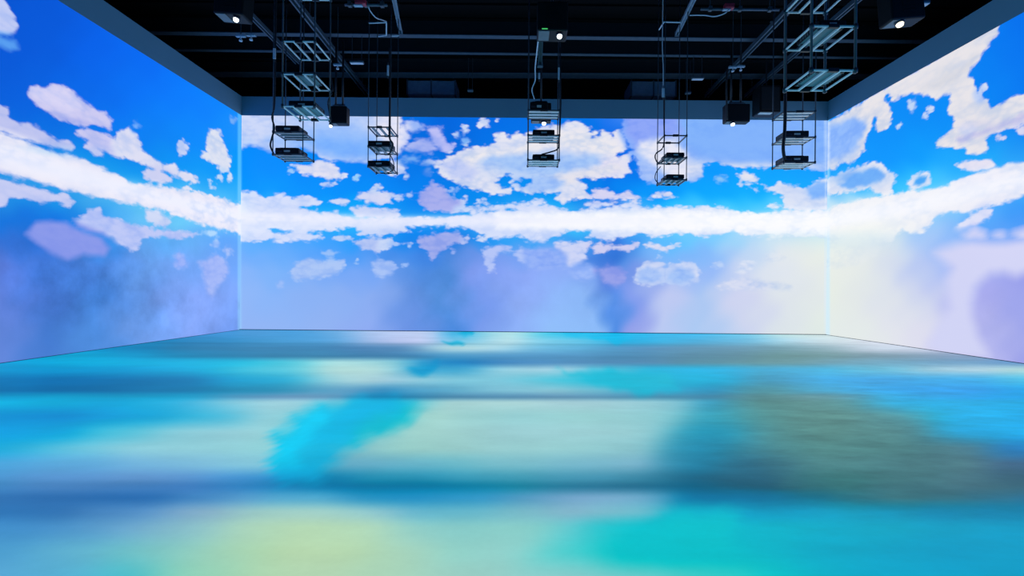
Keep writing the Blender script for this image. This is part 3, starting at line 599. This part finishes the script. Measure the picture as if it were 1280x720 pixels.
# ------------------------------------------------------------------ grey border above the screens, roof
def trim(n, lo, hi):
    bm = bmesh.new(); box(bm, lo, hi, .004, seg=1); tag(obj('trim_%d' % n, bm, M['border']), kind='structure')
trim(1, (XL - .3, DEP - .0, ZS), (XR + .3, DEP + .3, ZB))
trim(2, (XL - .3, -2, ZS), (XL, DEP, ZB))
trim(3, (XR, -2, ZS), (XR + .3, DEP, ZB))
ZC = 7.40
def shadow_strip(name, lo, hi):  # added strip that stands for the dark shadow gap at the wall foot
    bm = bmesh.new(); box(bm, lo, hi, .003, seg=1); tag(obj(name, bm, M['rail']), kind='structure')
shadow_strip('shadow_strip_back', (XL, DEP - .02, 0), (XR, DEP, .018))
shadow_strip('shadow_strip_left', (XL, 4, 0), (XL + .02, DEP - .02, .007))
shadow_strip('shadow_strip_right', (XR - .02, 4, 0), (XR, DEP - .02, .010))
bm = bmesh.new(); box(bm, (-13, -2.5, ZC), (14, 18, ZC + .2))
for k in range(40):
    y = -2.3 + k * .52; box(bm, (-13, y, ZC - .04), (14, y + .12, ZC + .01))
tag(obj('ceiling', bm, M['deck']), kind='structure')

def beam(u0, v0, u1, v1, zc, w, label, flange=.018, h=.40):
    """an I-beam crossing the hall; its lower flange passes through the two sighted points"""
    a = at(u0, v0, 1); b = at(u1, v1, 1)
    ya = (zc - HC) / (a.z - HC); yb = (zc - HC) / (b.z - HC)
    A = Vector((a.x * ya, ya, zc)); B = Vector((b.x * yb, yb, zc))
    d = (B - A).normalized(); A = A - d * (A.x + 12.5) / d.x; B = B + d * (13.5 - B.x) / d.x
    root = empty('steel_beam', (A + B) / 2, label, 'beam', 'roof beams crossing above the hall')
    c = (A + B) / 2; n = Vector((-d.y, d.x, 0)); L = (B - A).length / 2
    R = Matrix.Translation((0, 0, 0)) @ Matrix((( d.x, n.x, 0, 0), (d.y, n.y, 0, 0), (0, 0, 1, 0), (0, 0, 0, 1)))
    bm = bmesh.new(); box(bm, (-L, -w/2, 0), (L, w/2, flange), mat=R); obj('lower_flange', bm, M['rail'], root)
    bm = bmesh.new(); box(bm, (-L, -.012, flange), (L, .012, h - flange), mat=R); obj('web', bm, M['beam'], root)
    bm = bmesh.new(); box(bm, (-L, -w/2, h - flange), (L, w/2, h), mat=R); obj('upper_flange', bm, M['beam'], root)
beam(300, 43, 960, 50.5, 7.0, .14, 'dark steel roof beam crossing the whole hall, nearest of the three')
beam(300, 64, 1100, 73, 7.0, .10, 'thin dark steel roof beam, middle one of the three crossing the hall')
beam(400, 94, 960, 96, 7.0, .30, 'broad steel roof beam just above the back wall border')

def rail(u, v, zc, y0, y1, label, w=.10):
    a = at(u, v, 1); k = (zc - HC) / (a.z - HC); x = a.x * k
    root = empty('ceiling_rail', (x, (y0 + y1) / 2, zc), label, 'rail', 'rails running towards the back wall')
    L = (y1 - y0) / 2
    bm = bmesh.new()
    box(bm, (-w/2, -L, .04), (w/2, L, .055)); box(bm, (-w/2, -L, -.04), (-w/2 + .012, L, .04)); box(bm, (w/2 - .012, -L, -.04), (w/2, L, .04))
    box(bm, (-w/2 + .012, -L, -.04), (-w/4, L, -.028)); box(bm, (w/4, -L, -.04), (w/2 - .012, L, -.028))
    obj('channel', bm, M['rail'], root)
    for s in (-.93, -.31, .31, .93):
        bm = bmesh.new(); box(bm, (-w/2 - .03, s * L - .03, .055), (w/2 + .03, s * L + .03, .075), .004)
        tube(bm, [(0, s * L, .07), (0, s * L, ZC - zc)], .012); obj('hanger', bm, M['rod'], root)
    return root
rail(414, 60, 6.85, 3.0, 13.6, 'broad steel ceiling rail running past the upper left hanging rack', .13)
rail(340, 46, 6.85, 3.0, 11.8, 'steel ceiling rail nearest the left wall, ending before the back wall')
rail(928, 73, 6.85, 3.0, 13.6, 'steel ceiling rail carrying a red box, right of centre', .12)
rail(1000, 62, 6.85, 3.0, 13.6, 'steel ceiling rail nearest the right wall', .10)

def strut(p, q, w, label, m='brace', name='ceiling_brace', cat='brace', group=None):
    c = (p + q) / 2; d = (q - p); L = d.length / 2; d.normalize()
    up = Vector((0, 0, 1)) if abs(d.z) < .95 else Vector((0, 1, 0))
    a = d.cross(up).normalized(); b = a.cross(d).normalized()
    R = Matrix((tuple(list(r) + [0]) for r in zip(a, d, b))).to_4x4() if False else Matrix(((a.x, d.x, b.x, 0), (a.y, d.y, b.y, 0), (a.z, d.z, b.z, 0), (0, 0, 0, 1)))
    root = empty(name, c, label, cat, group)
    bm = bmesh.new(); box(bm, (-w/2, -L, -w/2), (-w/2 + .008, L, w/2), mat=R); box(bm, (w/2 - .008, -L, -w/2), (w/2, L, w/2), mat=R)
    box(bm, (-w/2, -L, w/2 - .008), (w/2, L, w/2), mat=R); obj('channel', bm, M[m], root)
    for s in (-1, 1):
        bm = bmesh.new(); box(bm, (-w*.7, s * (L - .04) - .03, -w*.7), (w*.7, s * (L - .04) + .03, w*.7), .005, mat=R); obj('end_bracket', bm, M['rail'], root)
    return root
strut(at(489, -20, 7.6), at(501, 41, 10.4), .07, 'pale slanting channel brace above the second rack from the left')
strut(at(876, -20, 7.6), at(846, 43, 10.4), .07, 'pale slanting channel brace above the second rack from the right')

# ------------------------------------------------------------------ hanging racks
TOPZ = ZC
def rack(xl, xr, vb, Y, ratio, shelves, across, label, top_frame=None, slats=4, rodr=.011, rodmat='rod', open_shelves=(), rot=0, sw=None, smat='slat', edge=False):
    """four rods carry slatted shelves. shelves = heights of the near edges in the photo."""
    um = (xl + xr) / 2
    pl, pr_ = at(xl, vb, Y), at(xr, vb, Y)
    w = (pr_.x - pl.x); dep = Y * (ratio - 1); cx = (pl.x + pr_.x) / 2
    zs = [at(um, v, Y).z for v in shelves]; zb = min(zs)
    root = empty('hanging_rack', (cx, Y + dep / 2, zb - .02), label, 'rack', 'metal racks hanging from the roof')
    root.rotation_euler.z = rot
    z0 = zb - .02
    for sx in (-1, 1):
        for sy in (-1, 1):
            bm = bmesh.new(); tube(bm, [(sx * w/2, sy * dep/2, -.01), (sx * w/2, sy * dep/2, TOPZ - z0)], rodr)
            for z in zs: lathe(bm, [(rodr*1.9, -.022), (rodr*1.9, .022)], (sx * w/2, sy * dep/2, z - z0), n=6)
            obj('rod', bm, M[rodmat], root, True)
    for i, z in enumerate(zs):
        h = z - z0
        bm = bmesh.new(); t = .011 if not edge else .009
        for s in (-1, 1):
            box(bm, (-w/2, s * dep/2 - t, h - t), (w/2, s * dep/2 + t, h + t), .002, seg=1)
            box(bm, (s * w/2 - t, -dep/2, h - t), (s * w/2 + t, dep/2, h + t), .002, seg=1)
        sh = obj('shelf_frame', bm, M['alu'] if edge else M['rod'], root)
        if i not in open_shelves:
            bm = bmesh.new()
            for k in range(slats):
                f = (k + .5) / slats - .5
                if across: box(bm, (-w/2 + t, f * dep - dep/slats*.22, h - .008), (w/2 - t, f * dep + dep/slats*.22, h + .012), .002, seg=1)
                elif edge:
                    f = (k + 1) / (slats + 1) - .5
                    box(bm, (f * w - .011, -dep/2 + t, h - .011), (f * w + .011, dep/2 - t, h + .011), .002, seg=1)
                else: box(bm, (f * w - w/slats*.17, -dep/2 + t, h - .008), (f * w + w/slats*.17, dep/2 - t, h + .012), .002, seg=1)
            obj('slats', bm, M[smat], sh)
        for s in (-1, 1):
            bm = bmesh.new(); box(bm, (-w*.12, s * dep/2 - .018, h - .018), (w*.12, s * dep/2 + .018, h + .022), .004)
            obj('frame_clip', bm, M['dark'], sh)
    return root, cx, w, dep, zs

def projector(c, w, d, h, label, rot=0, group='projectors on the racks'):
    """desk projector standing on its feet at c"""
    r = empty('projector', c, label, 'projector', group); r.rotation_euler.z = rot
    bm = bmesh.new(); box(bm, (-w/2, -d/2, .012), (w/2, d/2, h*.86), min(.018, h*.2), seg=3)
    box(bm, (-w*.40, -d*.34, h*.8), (w*.36, d*.40, h), .012, seg=2)
    body = obj('body', bm, M['case'], r)
    bm = bmesh.new(); box(bm, (-w*.46, -d*.46, .006), (w*.46, d*.46, .016), .003, seg=1); obj('base_plate', bm, M['under'], r)
    for sx in (-1, 1):
        for sy in (-1, 1):
            bm = bmesh.new(); lathe(bm, [(.016, 0), (.018, .012)], (sx * w*.40, sy * d*.38, 0), n=12); obj('foot', bm, M['dark'], r)
    bm = bmesh.new(); lathe(bm, [(h*.40, 0), (h*.42, .02), (h*.36, .045), (h*.30, .045), (h*.28, .02)], (w*.20, d/2 - .01, h*.5), (0, 1, 0), 24)
    ln = obj('lens_barrel', bm, M['lensrim'], r, False)
    bm = bmesh.new(); lathe(bm, [(h*.29, .02), (h*.22, .028), (h*.1, .033)], (w*.20, d/2 - .01, h*.5), (0, 1, 0), 24); obj('lens_glass', bm, M['glass'], ln, True)
    for s in (-1, 1):
        bm = bmesh.new()
        for k in range(7): box(bm, (s * w/2 - .003, -d*.34 + k * d*.1, h*.25), (s * w/2 + .003, -d*.34 + k * d*.1 + d*.045, h*.7))
        obj('side_vent', bm, M['grille'], r)
    bm = bmesh.new(); box(bm, (-w*.12, -d/2 - .003, h*.28), (w*.14, -d/2 + .003, h*.52), .001, seg=1); obj('name_plate', bm, M['plate'], r)
    bm = bmesh.new()
    for k in range(4): box(bm, (-w*.42 + k*w*.06, -d/2 - .004, h*.25), (-w*.42 + k*w*.06 + w*.04, -d/2 + .004, h*.45), .001, seg=1)
    obj('rear_sockets', bm, M['lensrim'], r)
    return r

def cable(pts, r, label, m='cable', group=None):
    p0 = Vector(pts[0])
    bm = bmesh.new(); tube(bm, [p - p0 for p in curve_pts(pts)], r, 6)
    o = obj('cable', bm, M[m], None, True); o.location = p0
    return tag(o, label, 'cable', group)

# upper left rack
r1, cx, w, dp, zs = rack(353, 393, 133, 6.5, 1.08, [-29, 52, 93, 133], False, 'upper left hanging rack with bright slats, in front of a lower smaller rack', slats=2, edge=True, smat='alu')
projector((cx, 6.5 + dp/2, zs[3] + .014), .37, .36, .12, 'black projector on the lowest shelf of the upper left rack')
projector((cx + .01, 6.5 + dp/2, zs[2] + .014), .30, .34, .06, 'slim projector lying on the middle slatted shelf of the upper left rack')
# lower left rack
r2, cx, w, dp, zs = rack(341, 378.5, 193, 9.0, 1.052, [165, 193], True, 'small dark rack hanging lowest on the left, below the bright slatted one', slats=3)
projector((cx - .04, 9.0 + dp/2, zs[0] + .014), .46, .40, .15, 'black projector on the upper shelf of the small lower left rack')
projector((cx - .04, 9.0 + dp/2, zs[1] + .014), .46, .40, .15, 'black projector on the bottom shelf of the small lower left rack')
# second from left
r3, cx, w, dp, zs = rack(460, 487.5, 208, 9.0, 1.058, [159, 183, 208], False, 'narrow rack with an empty top shelf, between the left racks and the middle one', open_shelves=(), slats=3, rodr=.009)
projector((cx - .02, 9.0 + dp*.45, zs[1] + .014), .43, .40, .13, 'black projector on the upper loaded shelf of the narrow left rack')
projector((cx - .02, 9.0 + dp*.45, zs[2] + .014), .43, .40, .13, 'black projector on the bottom shelf of the narrow left rack')
# middle
r4, cx, w, dp, zs = rack(660, 699, 199, 9.3, 1.05, [138, 169, 200], True, 'middle hanging rack with three shelves of horizontal bars', slats=3, smat='alu')
projector((cx, 9.3 + dp/2, zs[1] + .014), .44, .38, .135, 'black projector on the middle shelf of the centre rack')
projector((cx, 9.3 + dp/2, zs[2] + .014), .44, .38, .135, 'black projector on the bottom shelf of the centre rack')
projector((cx - .10, 9.3 + dp/2, zs[0] + .014), .36, .38, .21, 'tall black projector on the top shelf of the centre rack')
# second from right
r5, cx, w, dp, zs = rack(830, 858, 224.5, 9.0, 1.05, [169.5, 197, 224.5], False, 'narrow rack hanging against the pale cloud, second rack from the right corner', open_shelves=(0,), slats=4, rodr=.009)
projector((cx + .01, 9.0 + dp*.45, zs[1] + .014), .35, .38, .11, 'flat black projector on the upper loaded shelf of the narrow right rack')
projector((cx + .01, 9.0 + dp*.45, zs[2] + .014), .35, .38, .11, 'flat black projector on the bottom shelf of the narrow right rack')
# lower right
r6, cx, w, dp, zs = rack(981, 1019, 203, 9.0, 1.05, [139.5, 171.5, 203], True, 'lower right rack with pale horizontal slats near the right corner', slats=3, smat='alu', rot=math.radians(-3))
projector((cx - .03, 9.0 + dp/2, zs[1] + .014), .46, .38, .15, 'black projector on the middle shelf of the lower right rack', math.radians(-3))
projector((cx - .03, 9.0 + dp/2, zs[2] + .014), .46, .38, .15, 'black projector on the bottom shelf of the lower right rack', math.radians(-3))
# upper right
r7, cx, w, dp, zs = rack(1014, 1069, 88, 5.0, 1.10, [-19, 33, 88], False, 'largest rack at upper right, its bright slats seen from below', slats=2, edge=True, smat='alu', rodr=.014)
projector((cx + .02, 5.0 + dp/2, zs[1] + .014), .30, .42, .10, 'projector lying on the middle shelf of the largest upper right rack')
projector((cx + .02, 5.0 + dp/2, zs[2] + .014), .34, .42, .03, 'thin flat device lying on the bottom shelf of the largest upper right rack')

# ------------------------------------------------------------------ projectors hung from the roof
def hung(u0, v0, u1, v1, Y, lens_u, label, glow='cool', lens_r=.07, tilt=0, poles=1, led=None, side=.36, top=None, lit=True, face=True):
    a = at(u0, v0, Y); b = at(u1, v1, Y); c = (a + b) / 2
    w = b.x - a.x; h = a.z - b.z
    root = empty('ceiling_projector', (c.x, Y + side/2, b.z), label, 'projector', 'projectors hung singly under the roof')
    R = Matrix.Rotation(tilt, 4, 'Y')
    bm = bmesh.new(); box(bm, (-w/2, -side/2, 0), (w/2, side/2, h), .025, mat=R, seg=3); obj('body', bm, M['case'], root)
    bm = bmesh.new()
    if face:
        for i in range(6):
            for j in range(5):
                x = -w*.1 + i * w*.055; z = h*.30 + j * h*.12
                lathe(bm, [(.008, 0), (.008, .006)], R @ Vector((x, -side/2 - .003, z)), (0, -1, 0), 8)
        box(bm, (-w*.16, -side/2 - .004, h*.24), (w*.24, -side/2 + .002, h*.86), mat=R)
        obj('perforated_panel', bm, M['case'], root); bm = bmesh.new()
    box(bm, (-w*.45, -side*.45, -.006), (-w*.10, side*.35, .004), .002, mat=R, seg=1)
    obj('vent_grille', bm, M['grille'], root)
    lx = at(lens_u, v1, Y).x - c.x
    bm = bmesh.new(); lathe(bm, [(lens_r*1.25, .02), (lens_r*1.3, -.03), (lens_r*1.1, -.05)], R @ Vector((lx, -side*.22, 0)), (0, .35, 1), 24)
    lb = obj('lens_barrel', bm, M['lensrim'], root)
    bm = bmesh.new(); lathe(bm, [(lens_r, -.05), (lens_r*.85, -.075), (lens_r*.4, -.09)], R @ Vector((lx, -side*.22, 0)), (0, .35, 1), 24)
    obj('lens', bm, M[glow] if lit else M['glass'], lb, True, 'glowing white lens' if lit else None)
    if led:
        p = at(led[0], led[1], Y); bm = bmesh.new(); box(bm, (p.x - c.x - .045, -side/2 - .006, p.z - b.z - .008), (p.x - c.x + .045, -side/2 + .002, p.z - b.z + .008), .002, seg=1)
        obj('status_light', bm, M['green'], root, False, 'green status light')
    zt = (top or ZC) - b.z
    xs = [0] if poles == 1 else [-w*.22, w*.18]
    for x in xs:
        bm = bmesh.new(); tube(bm, [(x, 0, h - .02), (x, 0, zt)], .022, 10)
        obj('mounting_pole', bm, M['dark'], root, True)
    bm = bmesh.new(); box(bm, (-w*.3, -.10, h), (w*.3, .10, h + .02), .004); box(bm, (-w*.3, -.012, h + .02), (w*.3, .012, h + .08), .003)
    obj('mounting_bracket', bm, M['rail'], root)
    return root
hung(266, -16, 303, 17, 7.0, 292, 'black projector with glowing lens under the roof at upper left', tilt=math.radians(4), lens_r=.038, side=.28)
hung(1116, -16, 1158, 23, 7.0, 1129, 'black projector with warm glowing lens under the roof at upper right', 'warm', tilt=math.radians(-5), lens_r=.05, side=.28)
hung(672, 1, 710, 38, 7.4, 700, 'black perforated projector with green status light above the centre rack', lens_r=.042, led=(681, 36))
hung(908, 129, 938, 152, 10.6, 917, 'black projector hung on a twin pole against the grey border, right of centre', lens_r=.045, poles=2, top=6.83, face=False, side=.22)
hung(411, 132, 433, 154, 10.6, 412.5, 'black projector hung right behind the upper left rack', lens_r=.035, poles=2, top=6.83, face=False, side=.22)
hung(664, 128, 689, 151, 10.9, 680, 'black projector with glowing lens hanging behind the centre rack', lens_r=.05, face=False, side=.22)

# loudspeaker-like box by the right corner
p0, p1 = at(950, 106, 11.6), at(976, 140, 11.6)
root = empty('ceiling_speaker', ((p0.x + p1.x)/2, 11.8, p1.z), 'plain black box hanging before the border behind the lower right rack', 'speaker')
w, h = p1.x - p0.x, p0.z - p1.z
bm = bmesh.new(); box(bm, (-w/2, -.2, 0), (w/2, .2, h), .02, seg=3); obj('body', bm, M['case'], root)
bm = bmesh.new(); box(bm, (-w*.46, -.18, -.012), (w*.15, -.05, .004), .003); obj('lower_trim', bm, M['plate'], root)
bm = bmesh.new(); box(bm, (-w*.42, -.208, h*.08), (w*.42, -.196, h*.92), .004); obj('front_grille', bm, M['dark'], root)
bm = bmesh.new(); tube(bm, [(0, 0, h - .01), (0, 0, ZC - p1.z)], .02); obj('mounting_pole', bm, M['dark'], root)

# ------------------------------------------------------------------ ducts seen over the back wall
def duct(u0, u1, v0, v1, Y, L, label):
    a, b = at(u0, v0, Y), at(u1, v1, Y); c = (a + b) / 2; w, h = b.x - a.x, a.z - b.z
    root = empty('air_duct', (c.x, Y + L/2, b.z), label, 'duct', 'ducts under the roof beyond the back wall')
    bm = bmesh.new(); box(bm, (-w/2, -L/2, 0), (w/2, L/2, h), .03, seg=2); obj('duct_body', bm, M['duct'], root)
    for s in (-1, 0, 1):
        bm = bmesh.new(); box(bm, (s * (w/2 - .03) - .02, -L/2 - .02, -.02), (s * (w/2 - .03) + .02, L/2 + .02, h + .02), .004); obj('duct_flange', bm, M['rail'], root)
    bm = bmesh.new(); box(bm, (-w*.42, -L/2 - .012, .02), (w*.42, -L/2 + .004, .05)); obj('lower_lip', bm, M['brace'], root)
    for s in (-1, 1):
        bm = bmesh.new(); tube(bm, [(s * w*.4, 0, h - .02), (s * w*.4, 0, ZC - b.z)], .012); obj('hanger', bm, M['rod'], root)
duct(508, 570, 100, 118, 13.4, .8, 'blue-grey air duct above the back wall border, left of centre')
duct(788, 846, 101, 120, 13.4, .8, 'blue-grey air duct above the back wall border, behind the narrow right rack')

# ------------------------------------------------------------------ conduits, red boxes
def conduit(u0, u1, v, Y, label, box_u=None, box_label=None):
    a, b = at(u0, v, Y), at(u1, v + (u1 - u0) * .009, Y); c = (a + b) / 2
    root = empty('conduit', c, label, 'conduit', 'grey conduits near the red boxes')
    bm = bmesh.new(); tube(bm, [a - c, b - c], .022, 10); obj('pipe', bm, M['rail'], root, True)
    for t in (.12, .5, .88):
        p = (a - c).lerp(b - c, t); bm = bmesh.new(); box(bm, p + Vector((-.03, -.035, -.03)), p + Vector((.03, .035, .05)), .005)
        tube(bm, [p + Vector((0, 0, .03)), p + Vector((0, 0, ZC - c.z))], .009); obj('pipe_hanger', bm, M['rod'], root)
    if box_u:
        p = at(box_u, v - 3, Y - .06)
        r2 = empty('junction_box', p, box_label, 'junction box', 'red boxes under the roof')
        bm = bmesh.new(); box(bm, (-.085, -.05, -.045), (.085, .05, .045), .010, seg=3); obj('body', bm, M['red'], r2)
        bm = bmesh.new(); box(bm, (-.070, -.056, -.032), (.070, -.048, .032), .004); obj('cover', bm, M['red'], r2)
        bm = bmesh.new(); box(bm, (-.11, -.03, -.065), (.03, .03, -.045), .004); obj('clamp', bm, M['brace'], r2)
conduit(431, 484, 6, 7.6, 'grey conduit under the roof at left, red box on it', 451, 'red box on the conduit above the narrow left rack')
conduit(876, 974, 11.5, 8.4, 'grey conduit under the roof at right, red box on it', 911, 'red box on the conduit right of centre, near the large rack')

# ------------------------------------------------------------------ cables and small hardware
cable([at(460, 7, 7.9), at(463, 14, 8.0), at(470, 22, 8.2), at(478, 25, 8.5), at(483, 27, 8.9)], .010, 'thin white cable curving down from the left red box', 'white')
cable([at(862, 19, 8.6), at(880, 19, 8.5), at(893, 20.5, 8.4), at(905, 17, 8.3), at(911, 12, 8.3)], .010, 'thin white cable sagging from the right red box', 'white')
cable([at(674, 39, 7.6), at(671, 66, 8.4), at(669, 85, 8.9), at(669, 100, 9.1), at(665, 112, 9.2), at(668, 124, 9.3)], .012, 'white cable running down to the centre rack', 'white')
cable([at(829, -26, 8.9), at(828.5, 10, 8.9), at(828, 47, 8.9), at(828, 60, 8.9), at(829, 85, 8.9), at(829, 112, 8.9)], .009, 'thin pale cable beside the rods of the narrow right rack', 'white')
cable([at(345.5, -50, 8.8), at(345, 5, 8.8), at(344, 70, 8.8), at(343, 130, 8.8), at(340, 146, 8.85), at(343, 160, 8.9), at(340, 172, 8.9), at(338, 182, 8.9), at(342, 192, 8.95)], .016, 'black cable looping down the left side of the lower left rack')
cable([at(487, 60, 8.95), at(487.5, 100, 8.95), at(487, 150, 8.95), at(487, 172, 8.95), at(491, 180, 9.0), at(489, 188, 9.1), at(487, 192, 9.1)], .018, 'black cable hanging down the narrow left rack to its projectors')
cable([at(487, 192, 9.0), at(492, 203, 9.05), at(491, 212, 9.1), at(487, 215, 9.15)], .009, 'thin black cable loop between the two projectors of the narrow left rack')
cable([at(830, 120, 8.95), at(830, 150, 8.95), at(829.5, 182, 8.95), at(820, 192, 8.98), at(819.5, 199, 9.0), at(824, 204, 9.1), at(832, 199, 9.2)], .013, 'black cable down the narrow right rack, looping out at the left')
cable([at(826, 208, 8.98), at(820, 216, 9.0), at(819, 224, 9.05), at(823, 229, 9.1)], .009, 'thin black cable loop at the bottom of the narrow right rack')
cable([at(700, 60, 9.3), at(701, 130, 9.25), at(699, 175, 9.25), at(697, 186, 9.3), at(688, 190, 9.4), at(677, 193, 9.5)], .014, 'black cable down the right rods of the centre rack')
cable([at(982, -40, 8.95), at(981.5, 5, 8.95), at(981.5, 60, 8.95), at(981.5, 120, 8.95), at(981, 160, 8.95), at(979, 185, 8.95), at(981, 200, 9.0)], .030, 'thick dark cable bundle down the lower right rack')
cable([at(412, 90, 10.3), at(416, 112, 10.3), at(410, 128, 10.4), at(414, 150, 10.55)], .016, 'black cable beside the projector behind the upper left rack')
cable([at(909, 86, 10.3), at(908, 110, 10.3), at(909, 150, 10.5)], .020, 'black cable hanging beside the twin pole projector')

def clip(u, v, Y, hh, label, w=.035):
    p = at(u, v, Y)
    root = empty('turnbuckle', p, label, 'turnbuckle', 'pale turnbuckles on the hanging wires')
    bm = bmesh.new(); box(bm, (-w/2, -.012, -hh/2), (w/2, .012, hh/2), .006, seg=2); obj('body', bm, M['white'], root)
    for s in (-1, 1):
        bm = bmesh.new(); tube(bm, [(0, 0, s * hh/2 * .9), (0, 0, s * (hh/2 + .05))], .008); obj('eye_bolt', bm, M['rod'], root)
clip(343, 67, 8.7, .20, 'pale turnbuckle on the cable left of the upper left rack', .05)
clip(485, 88, 8.9, .20, 'pale turnbuckle on the rods of the narrow left rack')
clip(829, 116, 8.85, .17, 'pale turnbuckle on the cable of the narrow right rack', .05)
clip(698.5, 92, 9.2, .24, 'pale turnbuckle on the right rod above the centre rack')
clip(674, 95, 9.2, .12, 'short pale turnbuckle above the box on the centre rack')

# flat strut below the centre projector
p0, p1 = at(676.5, 40, 8.3), at(675, 83, 9.0)
strut(p0, p1, .075, 'grey flat strut slanting down from the centre projector', 'rail')

# short frames at the heads of the narrow racks
def head_frame(pts, label):
    p0 = Vector(pts[0]); bm = bmesh.new()
    for a, b in zip(pts[:-1], pts[1:]): tube(bm, [a - p0, b - p0], .013, 8)
    o = obj('head_frame', bm, M['white'], None); o.location = p0
    tag(o, label, 'frame', 'wire frames at the rack heads')
head_frame([at(461, 29, 9.0), at(483, 28, 9.0), at(483, 44, 9.4), at(473, 45.5, 9.5)], 'thin pale wire frame atop the narrow left rack')
head_frame([at(824, 37, 9.4), at(830, 27.5, 9.0), at(851, 28, 9.0)], 'thin pale bent wire atop the narrow right rack')
head_frame([at(488, 45, 9.5), at(499, 44.5, 9.5)], 'short pale bar atop the narrow left rack, right end')

def fitting(u, v, Y, w, label, name='light_fitting', cat='fitting'):
    p = at(u, v, Y); root = empty(name, p, label, cat)
    bm = bmesh.new(); box(bm, (-w/2, -.05, 0), (w/2, .05, .04), .01, seg=2); obj('housing', bm, M['rail'], root)
    bm = bmesh.new(); box(bm, (-w*.46, -.045, -.012), (w*.46, .045, .004), .004); obj('diffuser', bm, M['white'], root)
    for s in (-1, 1):
        bm = bmesh.new(); tube(bm, [(s * w*.35, 0, .03), (s * w*.35, 0, ZC - p.z)], .007); obj('hanger', bm, M['rod'], root)
fitting(446, 79, 10.8, .32, 'short pale light fitting beside the left ceiling rail')
fitting(872, 99, 11.6, .30, 'short grey fitting between the right rails, above the border')
fitting(588, 114, 12.6, .16, 'tiny pale fitting beside the left air duct')
fitting(860, 117, 12.6, .16, 'tiny pale fitting beside the right air duct')
fitting(1152, 5.5, 7.2, .20, 'small pale fitting on top of the upper right projector')

def clamp(u, v, Y, label):
    p = at(u, v, Y); root = empty('rail_clamp', p, label, 'clamp', 'bright clamps under the roof')
    bm = bmesh.new(); box(bm, (-.09, -.03, -.02), (.09, .03, .02), .008); obj('jaw', bm, M['brace'], root)
    bm = bmesh.new(); tube(bm, [(0, 0, 0), (0, 0, -.09)], .014); lathe(bm, [(.028, -.10), (.032, -.08), (.02, -.06)], (0, 0, 0), n=10); obj('bolt', bm, M['white'], root)
    bm = bmesh.new(); tube(bm, [(0, 0, .01), (0, 0, ZC - p.z)], .008); obj('hanger', bm, M['rod'], root)
clamp(301, 45, 8.8, 'bright clamp below the upper left projector')
clamp(314, 44, 8.9, 'bright clamp right beside the other, left of the upper left rack')
clamp(422, 81, 10.3, 'bright clamp on the left rail above the projector behind the rack')
clamp(916, 84, 10.3, 'bright clamp on the right rail above the twin pole projector')
clamp(926, 83, 10.5, 'bright clamp at the head of the twin pole, right one')

# ------------------------------------------------------------------ world and view
w = bpy.data.worlds.new('world'); scene.world = w; w.use_nodes = True
w.node_tree.nodes['Background'].inputs[0].default_value = (.02, .03, .06, 1)
w.node_tree.nodes['Background'].inputs[1].default_value = .15
scene.view_settings.view_transform = 'Standard'; scene.view_settings.look = 'None'
scene.view_settings.gamma = 1; scene.view_settings.exposure = 0; scene.view_settings.use_curve_mapping = False
scene.cycles.max_bounces = 5
